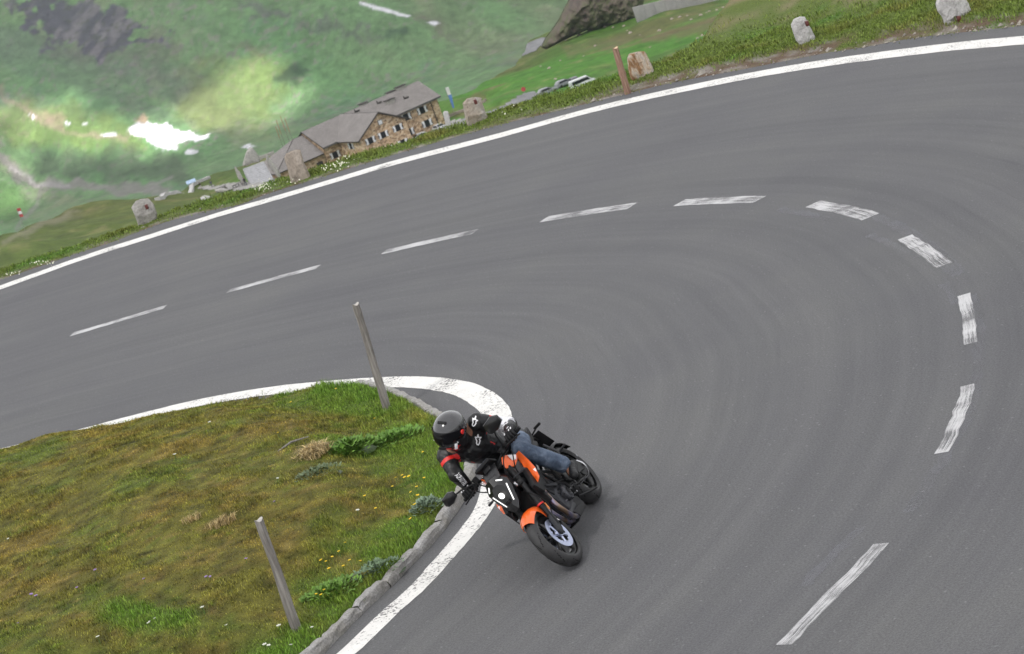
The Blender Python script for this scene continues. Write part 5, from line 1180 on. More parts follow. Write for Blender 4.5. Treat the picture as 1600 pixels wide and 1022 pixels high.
# headlight mask with four light strips and the round lamp
HC_ = Vector((1.36, 0, .84))
HSH = Vector((0, -.028, .036))
def face(y, z): return Vector((1.395 - (z - .74) * .30 - abs(y) * .42, y * .94, z)) + HSH
outl = [(0, 1.0), (.075, .985), (.135, .90), (.125, .83), (.075, .70), (.03, .655), (-.03, .655), (-.075, .70), (-.125, .83), (-.135, .90), (-.075, .985)]
mb = MB(); A = [face(y, z) for y, z in outl]; In = [face(y * .55, .83 + (z - .83) * .6) + Vector((.012, 0, 0)) for y, z in outl]; Bk = [Vector((1.19, y * .85, .84 + (z - .84) * .85)) + HSH for y, z in outl]
mb.loft([Bk, [a - Vector((.03, 0, 0)) for a in A], A, In], caps=True); hl_ = fbuild(mb, 'headlight', M_GLOSS, sharp=25)
for s in (-1, 1):
    for a_, b_, wd in (((.050 * s, .955), (.095 * s, .915), .0052), ((.100 * s, .872), (.050 * s, .735), .0052)):
        P, Q_ = face(*a_) + Vector((.004, 0, 0)), face(*b_) + Vector((.004, 0, 0)); d = (Q_ - P); X = d.normalized(); N_ = Vector((.9, .42 * s, .3)).normalized(); N_ = (N_ - X * N_.dot(X)).normalized(); rot = Matrix((X, N_.cross(X), N_)).transposed(); mb = MB(); mb.box((P + Q_) / 2, (d.length, wd * 2, .014), .003, rot); fbuild(mb, 'light_strip', M_DRL, hl_)
    mb = MB(); mb.box(face(.112 * s, .80) + Vector((-.05, .02 * s, 0)), (.03, .02, .045), .006); fbuild(mb, 'side_lens', M_CHROME, hl_)
mb = MB(); c = face(0, .835) + Vector((.014, 0, 0)); mb.ball(c, (.012, .026, .028), 20, 12); fbuild(mb, 'lamp', M_LAMP, hl_)
mb = MB(); c = face(0, .76) + Vector((.012, 0, 0)); mb.box(c, (.02, .05, .035), .008); fbuild(mb, 'lower_lens', M_SATIN, hl_)
mb = MB(); mb.prism([Vector((1.31, -.075, .99)), Vector((1.31, .075, .99)), Vector((1.20, .085, 1.09)), Vector((1.20, -.085, 1.09))], (0, 0, 0), (-.012, 0, -.010), .003); fbuild(mb, 'flyscreen', M_GLOSS)
# dashboard, bars, controls
mb = MB(); rot = Matrix.Rotation(R(-38), 3, 'Y'); mb.box((1.17, -.005, 1.115), (.125, .19, .03), .010, rot); mb.box((1.185, -.005, 1.085), (.06, .09, .06), .01, rot); ds = fbuild(mb, 'dashboard', M_BLK)
mb = MB(); mb.box((1.160, -.005, 1.134), (.095, .155, .004), 0, rot); fbuild(mb, 'screen', simple('dark_display', (.03, .035, .05), .12, nscale=9), ds)
mb = MB(); bar = [(1.065, .40, 1.115), (1.075, .27, 1.105), (1.10, .19, 1.085), (1.125, .07, 1.045), (1.13, 0, 1.04), (1.125, -.07, 1.045), (1.10, -.19, 1.06), (1.075, -.27, 1.055), (1.065, -.41, 1.045)]
mb.tube([Vector(p) for p in bar], .0135, 12); hb_ = fbuild(mb, 'handlebar', M_SATIN)
for s in (-1, 1):
    gz = .062 if s > 0 else 0
    mb = MB(); mb.tube([(1.074, s * .285, 1.054 + gz * .85), (1.066, s * .40, 1.046 + gz), (1.064, s * .415, 1.045 + gz * 1.05)], [.018, .018, .020], 12); mb.tube([(1.064, s * .415, 1.045 + gz * 1.05), (1.062, s * .44, 1.043 + gz * 1.1)], .017, 12); fbuild(mb, 'grip', M_BLK, hb_)
    mb = MB(); mb.box((1.085, s * .245, 1.062 + gz * .7), (.05, .055, .05), .01); mb.tube([(1.10, s * .235, 1.06 + gz * .7), (1.135, s * .26, 1.05 + gz * .8), (1.145, s * .33, 1.035 + gz), (1.135, s * .43, 1.02 + gz)], [.010, .009, .008, .007], 8); fbuild(mb, 'lever', M_SATIN, hb_)
    mb = MB(); mb.lathe([(0, 0), (0, .028), (.045, .030), (.05, .022), (.05, 0)], (1.13, s * .19, 1.075), 'Z', 16); fbuild(mb, 'fluid_reservoir', M_BLK, hb_)
for s, c, base in ((1, bk((773, 661), 1.12), Vector((1.10, .215, 1.10))), (-1, Vector((1.15, -.475, 1.165)), Vector((1.10, -.215, 1.075)))):
    mb = MB(); mid = (base + c) / 2 + Vector((.03, 0, .02)); mb.tube([base, mid, c + Vector((.0, -.02 * s, -.01))], [.009, .008, .008], 8); mr = fbuild(mb, 'mirror', M_BLK)
    ms = 1.3 if s > 0 else 1.08
    mb = MB(); shape = [(-.075, -.02), (-.055, .042), (.03, .05), (.072, .02), (.066, -.03), (.0, -.052), (-.055, -.045)]; rings = []
    for xx, k in ((-.012, .93), (.0, 1.0), (.018, .93), (.030, .62), (.034, .2)): rings.append([c + Vector((xx, (y * k) * ms, z * k * ms)) for y, z in shape])
    mb.loft(rings); fbuild(mb, 'mirror_shell', M_GLOSS, mr); mb = MB(); mb.prism([c + Vector((-.013, y * .88 * ms, z * .88 * ms)) for y, z in shape], (0, 0, 0), (-.003, 0, 0)); fbuild(mb, 'mirror_glass', M_MIRG, mr)
for s in (-1, 1):   # cables and hoses looping round the headstock
    mb = MB(); mb.tube(crom([(1.10, s * .21, 1.06), (1.20, s * .17, 1.06), (1.25, s * .11, .98), (1.22, s * .08, .86), (1.19, s * .10, .72)], 5), .006, 7); mb.tube(crom([(1.10, s * .23, 1.05), (1.17, s * .24, 1.02), (1.17, s * .16, .92), (1.10, s * .10, .80)], 5), .0055, 7); mb.build('hose', M_BLK, bike)
    mb = MB(); mb.tube(crom([(1.24, s * .07, .74), (1.33, s * .15, .66), (1.30, s * .15, .52), (1.34, s * .11, .42)], 6), .005, 7); mb.build('brake_hose', M_SATIN, bike)
    mb = MB(); mb.tube([(1.24, s * .10, .88), (1.25, s * .19, .875)], .007, 8); mb.box((1.25, s * .215, .875), (.025, .055, .022), .006); mb.build('indicator', M_GREYP, bike)
# tank, orange panels and shrouds
mb = MB(); rings = []
for x, hw, zt, zb in ((.60, .085, .86, .72), (.68, .12, .93, .70), (.80, .165, .995, .68), (.92, .185, 1.02, .68), (1.02, .175, 1.02, .70), (1.10, .135, .995, .74), (1.15, .09, .955, .80)):
    rings.append([Vector((x, hw * q, zb + (zt - zb) * v)) for q, v in ((-.7, 0), (-.95, .2), (-1, .5), (-.86, .8), (-.5, .97), (0, 1.0), (.5, .97), (.86, .8), (1, .5), (.95, .2), (.7, 0))])
mb.loft(rings); mb.build('tank', M_GLOSS, bike, sharp=40)
def shell(poly, thick, name, mat, parent=bike, n=None, bev=.003):
    P = [Vector(p) for p in poly]; n = n or (P[1] - P[0]).cross(P[2] - P[0]).normalized(); mb = MB(); mb.prism(P, n * 0, n * thick, bev); return mb.build(name, mat, parent, sharp=30)
for s in (-1, 1):
    m = lambda x, y, z: Vector((x, y * s, z)); nn = Vector((.25, s, .25)).normalized()
    # upper side panel on the tank flank and the long pointed shroud, both flaring outward
    cpx = lambda q, x: (lambda v: Vector((v.x, v.y * s, v.z)))(bk((660 + q[0] * .274, 620 + q[1] * .274), x))
    nn = Vector((.55, .55 * s, .45)).normalized()
    tp = shell([cpx((450, 352), 1.15), cpx((474, 337), 1.10), cpx((537, 333), 1.02), cpx((542, 362), 1.05), cpx((531, 396), 1.10), cpx((478, 413), 1.17), cpx((456, 388), 1.17)], .014, 'tank_panel', M_OR, n=nn)
    shell([cpx((486, 338), 1.10), cpx((534, 336), 1.035), cpx((536, 360), 1.06), cpx((512, 366), 1.09)], .020, 'tank_graphic', M_WGR, tp, n=nn, bev=.001)
    n2 = Vector((.5, .8 * s, .3)).normalized()
    sh = shell([cpx((548, 312), .93), cpx((531, 332), .95), cpx((572, 402), 1.03), cpx((604, 452), 1.09), cpx((658, 494), 1.17), cpx((666, 458), 1.165), cpx((641, 405), 1.10), cpx((600, 362), 1.02)], .016, 'tank_shroud', M_OR, n=n2)
    shell([cpx((619, 428), 1.085), cpx((640, 410), 1.10), cpx((662, 458), 1.155), cpx((655, 486), 1.16), cpx((626, 455), 1.11)], .021, 'shroud_graphic', M_WGR, sh, n=n2, bev=.001)
    mb = MB(); mb.prism([m(1.10, .150, .86), m(1.28, .155, .72), m(1.24, .16, .60), m(1.05, .15, .60), m(.92, .14, .74)], (0, 0, 0), (0, .04 * s, 0), .008); mb.build('radiator_cover', M_BLK, bike)
    mb = MB(); mb.prism([m(1.12, .175, .60), m(1.16, .18, .63), m(.98, .17, .56), m(.90, .165, .52), m(.92, .165, .50)], (0, 0, 0), (0, .03 * s, 0), .006); mb.build('frame_cover', M_GREYP, bike)
    # trellis frame
    mb = MB(); 
    for a, b in (((1.14, .05, .90), (.90, .16, .72)), ((.90, .16, .72), (.66, .15, .58)), ((1.12, .05, .76), (.94, .15, .56)), ((.94, .15, .56), (.66, .15, .46)), ((.90, .16, .72), (.94, .15, .56)), ((.90, .16, .72), (.76, .15, .50)), ((.66, .15, .60), (.64, .14, .34)), ((.72, .13, .68), (.22, .09, .88)), ((.66, .14, .52), (.22, .09, .82))): mb.tube([m(*a), m(*b)], .0145, 9)
    mb.build('frame', M_SATIN, bike)
mb = MB(); mb.box((1.17, 0, .62), (.05, .33, .24), .012, Matrix.Rotation(R(-8), 3, 'Y')); rad = mb.build('radiator', M_BLK, bike)
# engine
mb = MB(); mb.box((.82, 0, .40), (.36, .27, .25), .045); mb.box((.98, 0, .56), (.19, .26, .28), .03, Matrix.Rotation(R(24), 3, 'Y')); mb.box((.70, 0, .50), (.18, .24, .16), .04); mb.box((.90, 0, .27), (.32, .22, .09), .03)
eng = mb.build('engine', M_ENG, bike)
for s, rr, hh in ((1, .078, .185), (-1, .088, .195)):
    mb = MB(); mb.lathe([(0, rr), (s * .03, rr), (s * .045, rr * .90), (s * .05, rr * .62), (s * .056, rr * .55), (s * .056, 0)], (.84, s * .135, .395), 'Y', 32)
    for k in range(8): a = k * math.pi / 4 + .2; mb.tube([(.84 + rr * .97 * math.cos(a), s * .16, .395 + rr * .97 * math.sin(a)), (.84 + rr * .97 * math.cos(a), s * .178, .395 + rr * .97 * math.sin(a))], .008, 8)
    mb.build('engine_cover', M_ENG, eng)
    mb = MB(); mb.box((.98, s * .135, .57), (.12, .02, .15), .008, Matrix.Rotation(R(24), 3, 'Y')); mb.box((.70, s * .125, .40), (.09, .03, .10), .012); mb.tube([(.66, s * .14, .44), (.74, s * .15, .47), (.80, s * .145, .52)], .012, 8); mb.build('engine_casting', M_GREYP, eng)
    mb = MB()
    for p in ((.72, .145, .46), (.76, .148, .33), (.93, .15, .46), (.95, .145, .36), (.66, .14, .36), (1.0, .142, .64), (.64, .15, .30)): mb.tube([(p[0], s * (p[1] - .02), p[2]), (p[0], s * (p[1] + .012), p[2])], .0085, 8)
    mb.build('bolts', M_CHROME, eng); 
mb = MB(); mb.lathe([(0, .02), (.010, .03), (.010, 0)], (.84, .186, .395), 'Y', 20); mb.build('filler_cap', M_SATIN, eng)
# exhaust: two headers sweeping down and back into the box under the engine
for y0 in (.045, .115, -.05):
    mb = MB(); mb.tube(crom([(1.05, y0, .58), (1.13, y0 * 1.15, .53), (1.165, y0 * 1.2, .44), (1.13, y0 * 1.15, .33), (1.03, y0 * .95, .235), (.90, y0 * .7, .19)], 6), .0235, 14); mb.build('exhaust_header', M_PIPE, bike)
mb = MB(); mb.box((.70, -.02, .205), (.40, .20, .13), .03); mb.prism([(.95, .10, .25), (.93, .11, .17), (.66, .11, .15), (.64, .11, .21)], (0, 0, 0), (0, .012, 0), .003); mb.build('exhaust_box', M_BLK, bike)
mb = MB(); mb.tube([(.56, -.10, .22), (.40, -.15, .28), (.26, -.17, .33)], [.035, .05, .055], 16); mb.build('silencer', M_SATIN, bike)
# seat, tail, plate
mb = MB(); rings = []
for x, hw, zt, zb in ((.26, .13, .855, .76), (.36, .145, .84, .76), (.50, .135, .835, .76), (.62, .10, .86, .76), (.70, .075, .90, .80)):
    rings.append([Vector((x, hw * q, zb + (zt - zb) * v)) for q, v in ((-.8, 0), (-1, .5), (-.85, .9), (0, 1), (.85, .9), (1, .5), (.8, 0))])
mb.loft(rings); mb.build('seat', M_BLK, bike)
tl = lambda v: v + Vector((.07, -.055, -.005)) * max(0, min(1, (.45 - v.x) / .4))
mb = MB(); rings = []
for x, hw, zt, zb in ((-.16, .05, .965, .92), (-.08, .09, .975, .90), (.08, .115, .965, .86), (.22, .125, .945, .83), (.27, .11, .90, .83)):
    rings.append([Vector((x, hw * q, zb + (zt - zb) * v)) for q, v in ((-.8, 0), (-1, .5), (-.85, .9), (0, 1), (.85, .9), (1, .5), (.8, 0))])
mb.loft(rings); mb.xf(tl).build('pillion_seat', M_GREYP, bike)
mb = MB(); mb.prism([(-.20, 0, .93), (-.05, 0, .90), (.30, 0, .82), (.42, 0, .74), (.30, 0, .72), (-.10, 0, .84)], (0, -.10, 0), (0, .10, 0), .02); mb.xf(tl).build('tail', M_BLK, bike)
mb = MB(); mb.box((-.19, 0, .90), (.03, .12, .03), .008); mb.xf(tl).build('tail_light', M_REDP, bike)
ph = MB(); ph.tube([(-.12, .03, .86), (-.22, .03, .80), (-.30, .02, .74)], .013, 8); ph.tube([(-.12, -.03, .86), (-.22, -.03, .80), (-.30, -.02, .74)], .013, 8); ph.box((-.305, 0, .79), (.02, .10, .04), .006); hold = ph.xf(tl).build('plate_holder', M_BLK, bike)
mb = MB(); mb.box((-.315, 0, .715), (.008, .20, .20), .004, Matrix.Rotation(R(18), 3, 'Y')); mb.xf(tl).build('number_plate', M_BLK, hold)
for s in (-1, 1):
    mb = MB(); mb.tube([(-.24, s * .03, .825), (-.25, s * .10, .84)], .008, 8); mb.box((-.252, s * .135, .85), (.028, .085, .028), .009); mb.xf(tl).build('rear_indicator', M_BLK, hold)
# rear end
for s in (-1, 1):
    mb = MB(); rings = []
    for x, y, z, h, w_ in ((.62, .10, .42, .05, .022), (.45, .125, .41, .055, .022), (.20, .135, .37, .045, .02), (.0, .135, .315, .032, .02), (-.06, .135, .305, .026, .018)): rings.append([Vector((x, s * y - w_, z - h)), Vector((x, s * y - w_, z + h)), Vector((x, s * y + w_, z + h)), Vector((x, s * y + w_, z - h))])
    mb.loft(rings); mb.tube([(0, s * .10, .315), (0, s * .175, .315)], .018, 12); mb.build('swingarm', M_SATIN, bike)
    mb = MB(); mb.prism([(.58, s * .15, .50), (.62, s * .15, .44), (.50, s * .15, .36), (.42, s * .15, .37), (.40, s * .15, .42)], (0, 0, 0), (0, s * .018, 0), .004); mb.tube([(.45, s * .16, .40), (.45, s * .25, .405)], .013, 8); mb.build('footpeg', M_SATIN, bike)
    gp = [bk((660 + a * .274, 620 + b * .274), .44) for a, b in ((878, 362), (915, 378), (940, 410), (946, 440), (922, 468), (896, 502))]
    mb = MB(); mb.tube(crom([(v.x, v.y * s, v.z) for v in gp], 4), .0085, 8); mb.build('heel_guard', M_CHROME, bike)
    mb = MB(); mb.tube([(.40, s * .16, .42), (.22, s * .17, .60), (.20, s * .12, .74)], .012, 8); mb.tube([(.215, s * .17, .59), (.215, s * .27, .60)], .012, 8); mb.build('pillion_peg', M_GREYP, bike)
mb = MB(); rings = []
for k in range(13):
    a = R(60 + 90 * k / 12); rings.append([Vector((.335 * math.cos(a) * r, y, .315 + .335 * math.sin(a) * r)) for y, r in ((-.105, .94), (-.08, 1.0), (0, 1.03), (.08, 1.0), (.105, .94), (.10, .93), (.075, .985), (0, 1.01), (-.075, .985), (-.10, .93))])
mb.loft(rings); hug = mb.build('rear_mudguard', M_BLK, bike)
p0, p1, p2, p3 = bk((880, 702), -.28), bk((900, 713), -.25), bk((868, 692), -.33), bk((886, 706), -.27)
mb = MB(); mb.tube([p0, (p0 + p1) / 2, p1], [.014, .018, .014], 9); mb.tube([p2, p3], [.004, .009], 7); mb.tube(crom([p0, (p0 + Vector((.0, 0, .36 + .315)) ) / 2 + Vector((-.05, 0, 0)), Vector((.02, -.03, .66))], 5), .010, 8); mb.build('mudguard_arm', M_BLK, hug)
mb = MB(); mb.box(p1, (.02, .03, .03), .006); mb.build('mudguard_lamp', M_CHROME, hug)
mb = MB(); mb.lathe([(.105, .0), (.105, .095), (.112, .10), (.118, .095), (.118, .0)], (0, 0, .315), 'Y', 36); mb.build('sprocket', M_SATIN, bike)
mb = MB(); mb.tube([(.0, .112, .415), (.62, .112, .45)], .012, 6); mb.tube([(.0, .112, .215), (.62, .112, .37)], .012, 6); mb.build('chain', M_SATIN, bike)
mb = MB(); mb.tube([(.48, 0, .42), (.56, 0, .68)], .035, 12)
for k in range(9): mb.lathe([(-.006, .035), (0, .052), (.006, .035)], (.487 + .008 * k, 0, .45 + .024 * k), 'Z', 14)
mb.build('shock_absorber', M_OR2, bike)
mb = MB(); mb.tube(crom([(.52, .17, .36), (.60, .195, .34), (.66, .20, .36), (.70, .19, .36)], 4), .008, 8); mb.build('gear_lever', M_SATIN, bike)
mb = MB(); mb.tube([(.55, .10, .24), (.42, .16, .17), (.33, .19, .14)], .010, 8); mb.build('side_stand', M_SATIN, bike)

# ================================================================== rider
M_LEATHER = simple('black_leather', (.0075, .0075, .0085), .42, spec=.4, nscale=30, amt=.3, bstr=.15, bscale=60); M_REDL = simple('red_leather', (.62, .018, .015), .45, nscale=20, amt=.1)
M_WHL = simple('white_leather', (.78, .78, .80), .5, nscale=20, amt=.08); M_STRIPE = None
def denim():
    m, nt, b = new_mat('blue_denim'); ob = coords(nt); f = noise_tex(nt, 9, 5, .65, ob); g = noise_tex(nt, 90, 3, .8, coords(nt, 'Object', (1, 1, .3)))
    c = ramp(nt, f, [(.28, (.030, .045, .075)), (.5, (.075, .105, .155)), (.72, (.17, .21, .275))]); c = mixc(nt, .8, c, ramp(nt, g, [(.3, (.75, .75, .78)), (.7, (1.2, 1.2, 1.2))]), 'MULTIPLY')
    nt.links.new(c, b.inputs['Base Color']); b.inputs['Roughness'].default_value = .9; bump(nt, b, g, .3, .004); return m
M_DENIM = denim(); M_BOOT = simple('black_boot_leather', (.010, .010, .011), .45, nscale=25, bstr=.15); M_SOLE = simple('boot_sole', (.02, .02, .02), .8)
M_HELM = simple('helmet_shell', (.020, .020, .022), .16, nscale=25, amt=.15, coat=1.0); M_VIS = simple('smoked_visor', (.003, .003, .004), .05, nscale=5, coat=0); M_GLOVE = simple('black_glove_leather', (.009, .009, .010), .55, nscale=40, bstr=.2)
M_SKIN2 = simple('tanned_skin', (.25, .12, .075), .6, nscale=15)
SEAT = Vector((.50, 0, .86))
rider = empty('person', mat=MBK @ Matrix.Translation(SEAT))
tag(rider, 'rider in black leather jacket with red bands, jeans and black helmet leaning with the motorcycle', 'person')
def rb(mb, name, mats, parent=rider, **k): return mb.xf(lambda v: v - SEAT).build(name, mats, parent, **k)
HEAD = bk((703, 671), 1.08); shL, shR = bk((745, 660), .90), bk((697, 713), .93); elL, elR = bk((796, 664), .80), bk((713, 742), 1.08)
grL, grR = steer(Vector((1.068, .345, 1.105))), steer(Vector((1.068, -.345, 1.05)))
wrL, wrR = grL + Vector((-.075, .0, .045)), grR + Vector((-.075, -.0, .05))
hpL, hpR = Vector((.46, .09, .95)), Vector((.46, -.13, .93)); knL, anL = bk((817, 704), .80), bk((886, 728), .56)
knR, anR = Vector((.86, -.27, .74)), Vector((.50, -.22, .46))
for n_, a_, b_ in () and (('upL', shL, elL), ('foreL', elL, wrL), ('upR', shR, elR), ('foreR', elR, wrR), ('sh', shL, shR), ('thighL', hpL, knL), ('shinL', knL, anL), ('thighR', hpR, knR), ('shinR', knR, anR)): print('LEN', n_, round((a_ - b_).length, 3), [tuple(round(q, 2) for q in v) for v in (a_, b_)])
mid = (shL + shR) / 2
CHEST = mid + Vector((-.10, .0, -.12)); WAIST = Vector((.60, -.04, 1.08)); PEL = Vector((.46, -.02, .97)); NECK = mid + Vector((.07, .0, .035))
# helmet and head frame: the head is held level and turned into the bend
Rb = Matrix((tuple(hd), tuple(BL), tuple(BU)))
fw = (-FW * .72 + XA * -.40 + YA * .57); fw /= np.linalg.norm(fw); upw = (-YA * .80 - XA * .20 - FW * .50); upw -= fw * (upw @ fw); upw /= np.linalg.norm(upw); lfw = np.cross(upw, fw)
hx, hy, hz = Rb @ Vector(fw), Rb @ Vector(lfw), Rb @ Vector(upw)
HS = 1.17
def hp(x, y, z): return HEAD + (hx * x + hy * y + hz * z) * HS
# the body under the clothes, one skin
b = MB(); b.cone(PEL, WAIST, .12, .11); b.cone(WAIST, CHEST, .11, .135); b.cone(CHEST, mid, .13, .08); b.cone(mid, shL, .07, .06); b.cone(mid, shR, .07, .06); b.cone(mid, NECK, .065, .05); b.cone(NECK, hp(-.02, 0, -.05), .052, .055)
b.cone(hp(0, 0, .03), hp(.02, 0, -.03), .085, .075); b.cone(hp(.03, 0, -.04), hp(.065, 0, -.08), .055, .035); b.cone(hp(.09, 0, .0), hp(.105, 0, -.02), .012, .016)
for s_, e_, w_ in ((shL, elL, wrL), (shR, elR, wrR)): b.cone(s_, e_, .055, .042); b.cone(e_, w_, .042, .028)
for h_, k_, a_ in ((hpL, knL, anL), (hpR, knR, anR)): b.cone(PEL, h_, .11, .085); b.cone(h_, k_, .078, .052); b.cone(k_, a_, .05, .034); b.cone(a_, a_ + Vector((.12, .01, -.06)), .034, .028)
rb(remesh(b, .014, 4), 'body', M_SKIN2)
# jacket
j = MB(); j.cone(PEL + Vector((-.02, 0, .02)), WAIST, .150, .145); j.cone(WAIST, CHEST, .145, .165); j.cone(CHEST, mid + Vector((-.03, 0, -.02)), .155, .115); j.cone(CHEST + Vector((.02, .05, 0)), shL + Vector((-.01, -.03, -.01)), .10, .075); j.cone(CHEST + Vector((.02, -.05, 0)), shR + Vector((-.01, .03, -.01)), .10, .075)
j.cone(mid, NECK, .11, .10); j.cone(NECK, hp(-.05, .015, -.10), .10, .088); j.ball(shL, .080); j.ball(shR, .080); j.cone(CHEST + Vector((-.14, 0, .06)), mid + Vector((-.12, 0, 0)), .09, .07)
for s_, e_, w_ in ((shL, elL, wrL), (shR, elR, wrR)): j.cone(s_, e_, .076, .062); j.ball(e_, .066); j.cone(e_, e_ + (w_ - e_) * .93, .062, .047)
j = remesh(j, .0085, 5)
def wrinkle(mb, amp, sc_, seed=0):
    mb.bm.normal_update()
    for v in mb.bm.verts:
        n = noise.noise(v.co * sc_ + Vector((seed, 0, 0))) * .6 + noise.noise(v.co * sc_ * 2.3 + Vector((0, seed, 0))) * .4; r = 1 - abs(n) * 2
        v.co += v.normal * (r * amp)
def along(p, a, b_): d = b_ - a; return (p - a).dot(d) / d.length_squared
def dist_ax(p, a, b_): t = max(0, min(1, along(p, a, b_))); return (p - a - (b_ - a) * t).length
wrinkle(j, .009, 10); chestn = (hx * .5 + Vector((.6, .1, .3))).normalized()
BVH = None
for f in j.bm.faces:
    p = f.calc_center_median(); mi = 0
    for k, (s_, e_, w_) in enumerate(((shL, elL, wrL), (shR, elR, wrR))):
        if dist_ax(p, s_, e_) < .105 and dist_ax(p, e_, w_) > .05 or dist_ax(p, s_, e_) < dist_ax(p, e_, w_):
            if dist_ax(p, s_, e_) > .105: continue
            t = along(p, s_, e_)
            if k == 0:
                if .34 < t < .50: mi = 1
                elif .50 <= t < 1.1: mi = 3
            elif .26 < t < .42: mi = 1
        elif dist_ax(p, e_, w_) < .09:
            t = along(p, e_, w_)
            if k == 0 and t < .12: mi = 3
    f.material_index = mi
M_PATT, nt, b_ = new_mat('white_and_grey_mesh_leather'); ck = node(nt, 'ShaderNodeTexChecker'); ck.inputs['Scale'].default_value = 130; nt.links.new(coords(nt), ck.inputs['Vector']); nz = ramp(nt, noise_tex(nt, 14, 2, .5, coords(nt)), [(.52, (0, 0, 0)), (.54, (1, 1, 1))])
ck.inputs['Color1'].default_value = (.62, .62, .66, 1); ck.inputs['Color2'].default_value = (.22, .22, .24, 1); cc_ = mixc(nt, nz, ck.outputs['Color'], (.70, .70, .73)); nt.links.new(cc_, b_.inputs['Base Color']); b_.inputs['Roughness'].default_value = .6
bmx = j.bm; bmx.verts.ensure_lookup_table(); bmesh.ops.recalc_face_normals(bmx, faces=bmx.faces[:]); bmx.verts.index_update()
BVH = BVHTree.FromBMesh(bmx)
jk = rb(j, 'jacket', [M_LEATHER, M_REDL, M_WHL, M_PATT], sharp=60)
def decal(name, polys, o, U, N, mat, parent=jk, tris=None, lift=.003, sub=.008):
    """flat shapes laid on the jacket: every corner is dropped on to the leather along -N"""
    U = (U - N * U.dot(N)).normalized(); Vd = N.cross(U); mb = MB()
    for pl in polys:
        vs = []
        for u, v in pl:
            q = o + U * u + Vd * v; h = BVH.ray_cast(q + N * .16, -N, .4)
            vs.append((h[0] + N * lift) if h[0] is not None else q)
        mb.raw(vs, [tuple(range(len(vs)))])
    return rb(mb, name, mat, parent)
def stroke(pts, w_, closed=True):
    P = np.array(pts, float); P = np.vstack([P, P[:1]]) if closed else P; out = []
    for a, b2 in zip(P[:-1], P[1:]):
        d = b2 - a; L_ = np.linalg.norm(d); d /= L_; n = np.array([-d[1], d[0]]) * w_ / 2; a2, b3 = a - d * w_ * .35, b2 + d * w_ * .35; m_ = max(1, int(L_ / .012))
        for k in range(m_):
            p, q = a2 + (b3 - a2) * k / m_, a2 + (b3 - a2) * (k + 1) / m_; out.append([p - n, q - n, q + n, p + n])
    return out
STAR = [(0.02, .50), (.07, .22), (.30, .20), (.15, .04), (.20, -.10), (.12, -.34), (.02, -.46), (-.09, -.42), (-.13, -.28), (-.10, -.10), (-.22, .26), (-.06, .20)]
TOCAM = Rb @ Vector(-FW); IMR, IMD = Rb @ Vector(XA), Rb @ Vector(YA)      # towards the photographer, image right, image down, in the bike's frame
def hitj(px_):
    o = Vector(Rb @ Vector(CP - BO)); d = (Rb @ Vector(ray(np.array(px_, float)))).normalized(); h = BVH.ray_cast(o, d, 60); return h[0], h[1]
def place(name, px_, polys, ang, mat, sc_=1, lift=.003):
    p, n = hitj(px_)
    if p is None: print('MISS', name, px_); return
    U = IMR * math.cos(ang) + IMD * math.sin(ang); N = (n * .6 + TOCAM * .4).normalized()
    return decal(name, [[(u * sc_, v * sc_) for u, v in pl] for pl in polys], p, U, N, mat, lift=lift)
place('sleeve_emblem', (741, 659), stroke(STAR, .10), R(12), M_WHL, .088)
place('chest_emblem', (746.5, 687), stroke(STAR, .10), R(-2), M_WHL, .098)
place('chest_stripe', (770, 692), [[(-.032, -.006), (.034, -.006), (.034, .006), (-.032, .006)]], R(10), M_REDL)
place('chest_stripe', (739, 722), [[(-.022, -.008), (.022, -.008), (.022, .008), (-.022, .008)]], R(52), M_REDL)
place('zip_pull', (719, 699), [[(-.004, -.03), (.004, -.03), (.004, .03), (-.004, .03)]], R(0), M_REDL)
def text_polys(body, size):
    cu = bpy.data.curves.new('lettering', 'FONT'); cu.body = body; cu.size = size; cu.align_x = 'CENTER'; cu.align_y = 'CENTER'; cu.offset = size * .03; cu.space_character = 1.05
    o = bpy.data.objects.new('lettering', cu); COL.objects.link(o); bpy.context.view_layer.update(); me = o.to_mesh(); out = [[(me.vertices[i].co.x, me.vertices[i].co.y) for i in p.vertices] for p in me.polygons]
    o.to_mesh_clear(); bpy.data.objects.remove(o); bpy.data.curves.remove(cu); return out
ax = (wrR - elR).normalized(); axi = np.array([ax.dot(IMR), ax.dot(IMD)]); ang = math.atan2(axi[1], axi[0])
tx = text_polys('ALPINESTARS', .060)
pm = proj(np.array(MBK @ (elR + (wrR - elR) * .47))); place('sleeve_lettering', pm, [[(u * .68, v * 1.7) for u, v in pl] for pl in tx], ang, M_WHL, .62)
for q, an in (((763, 664), 70), ((766, 674), 20), ((772, 658), 60), ((786, 677), 15), ((782, 672), 70)): place('sleeve_mark', q, [[(-.03, -.005), (.03, -.005), (.025, .006), (-.025, .006)]], R(an), M_WHL)
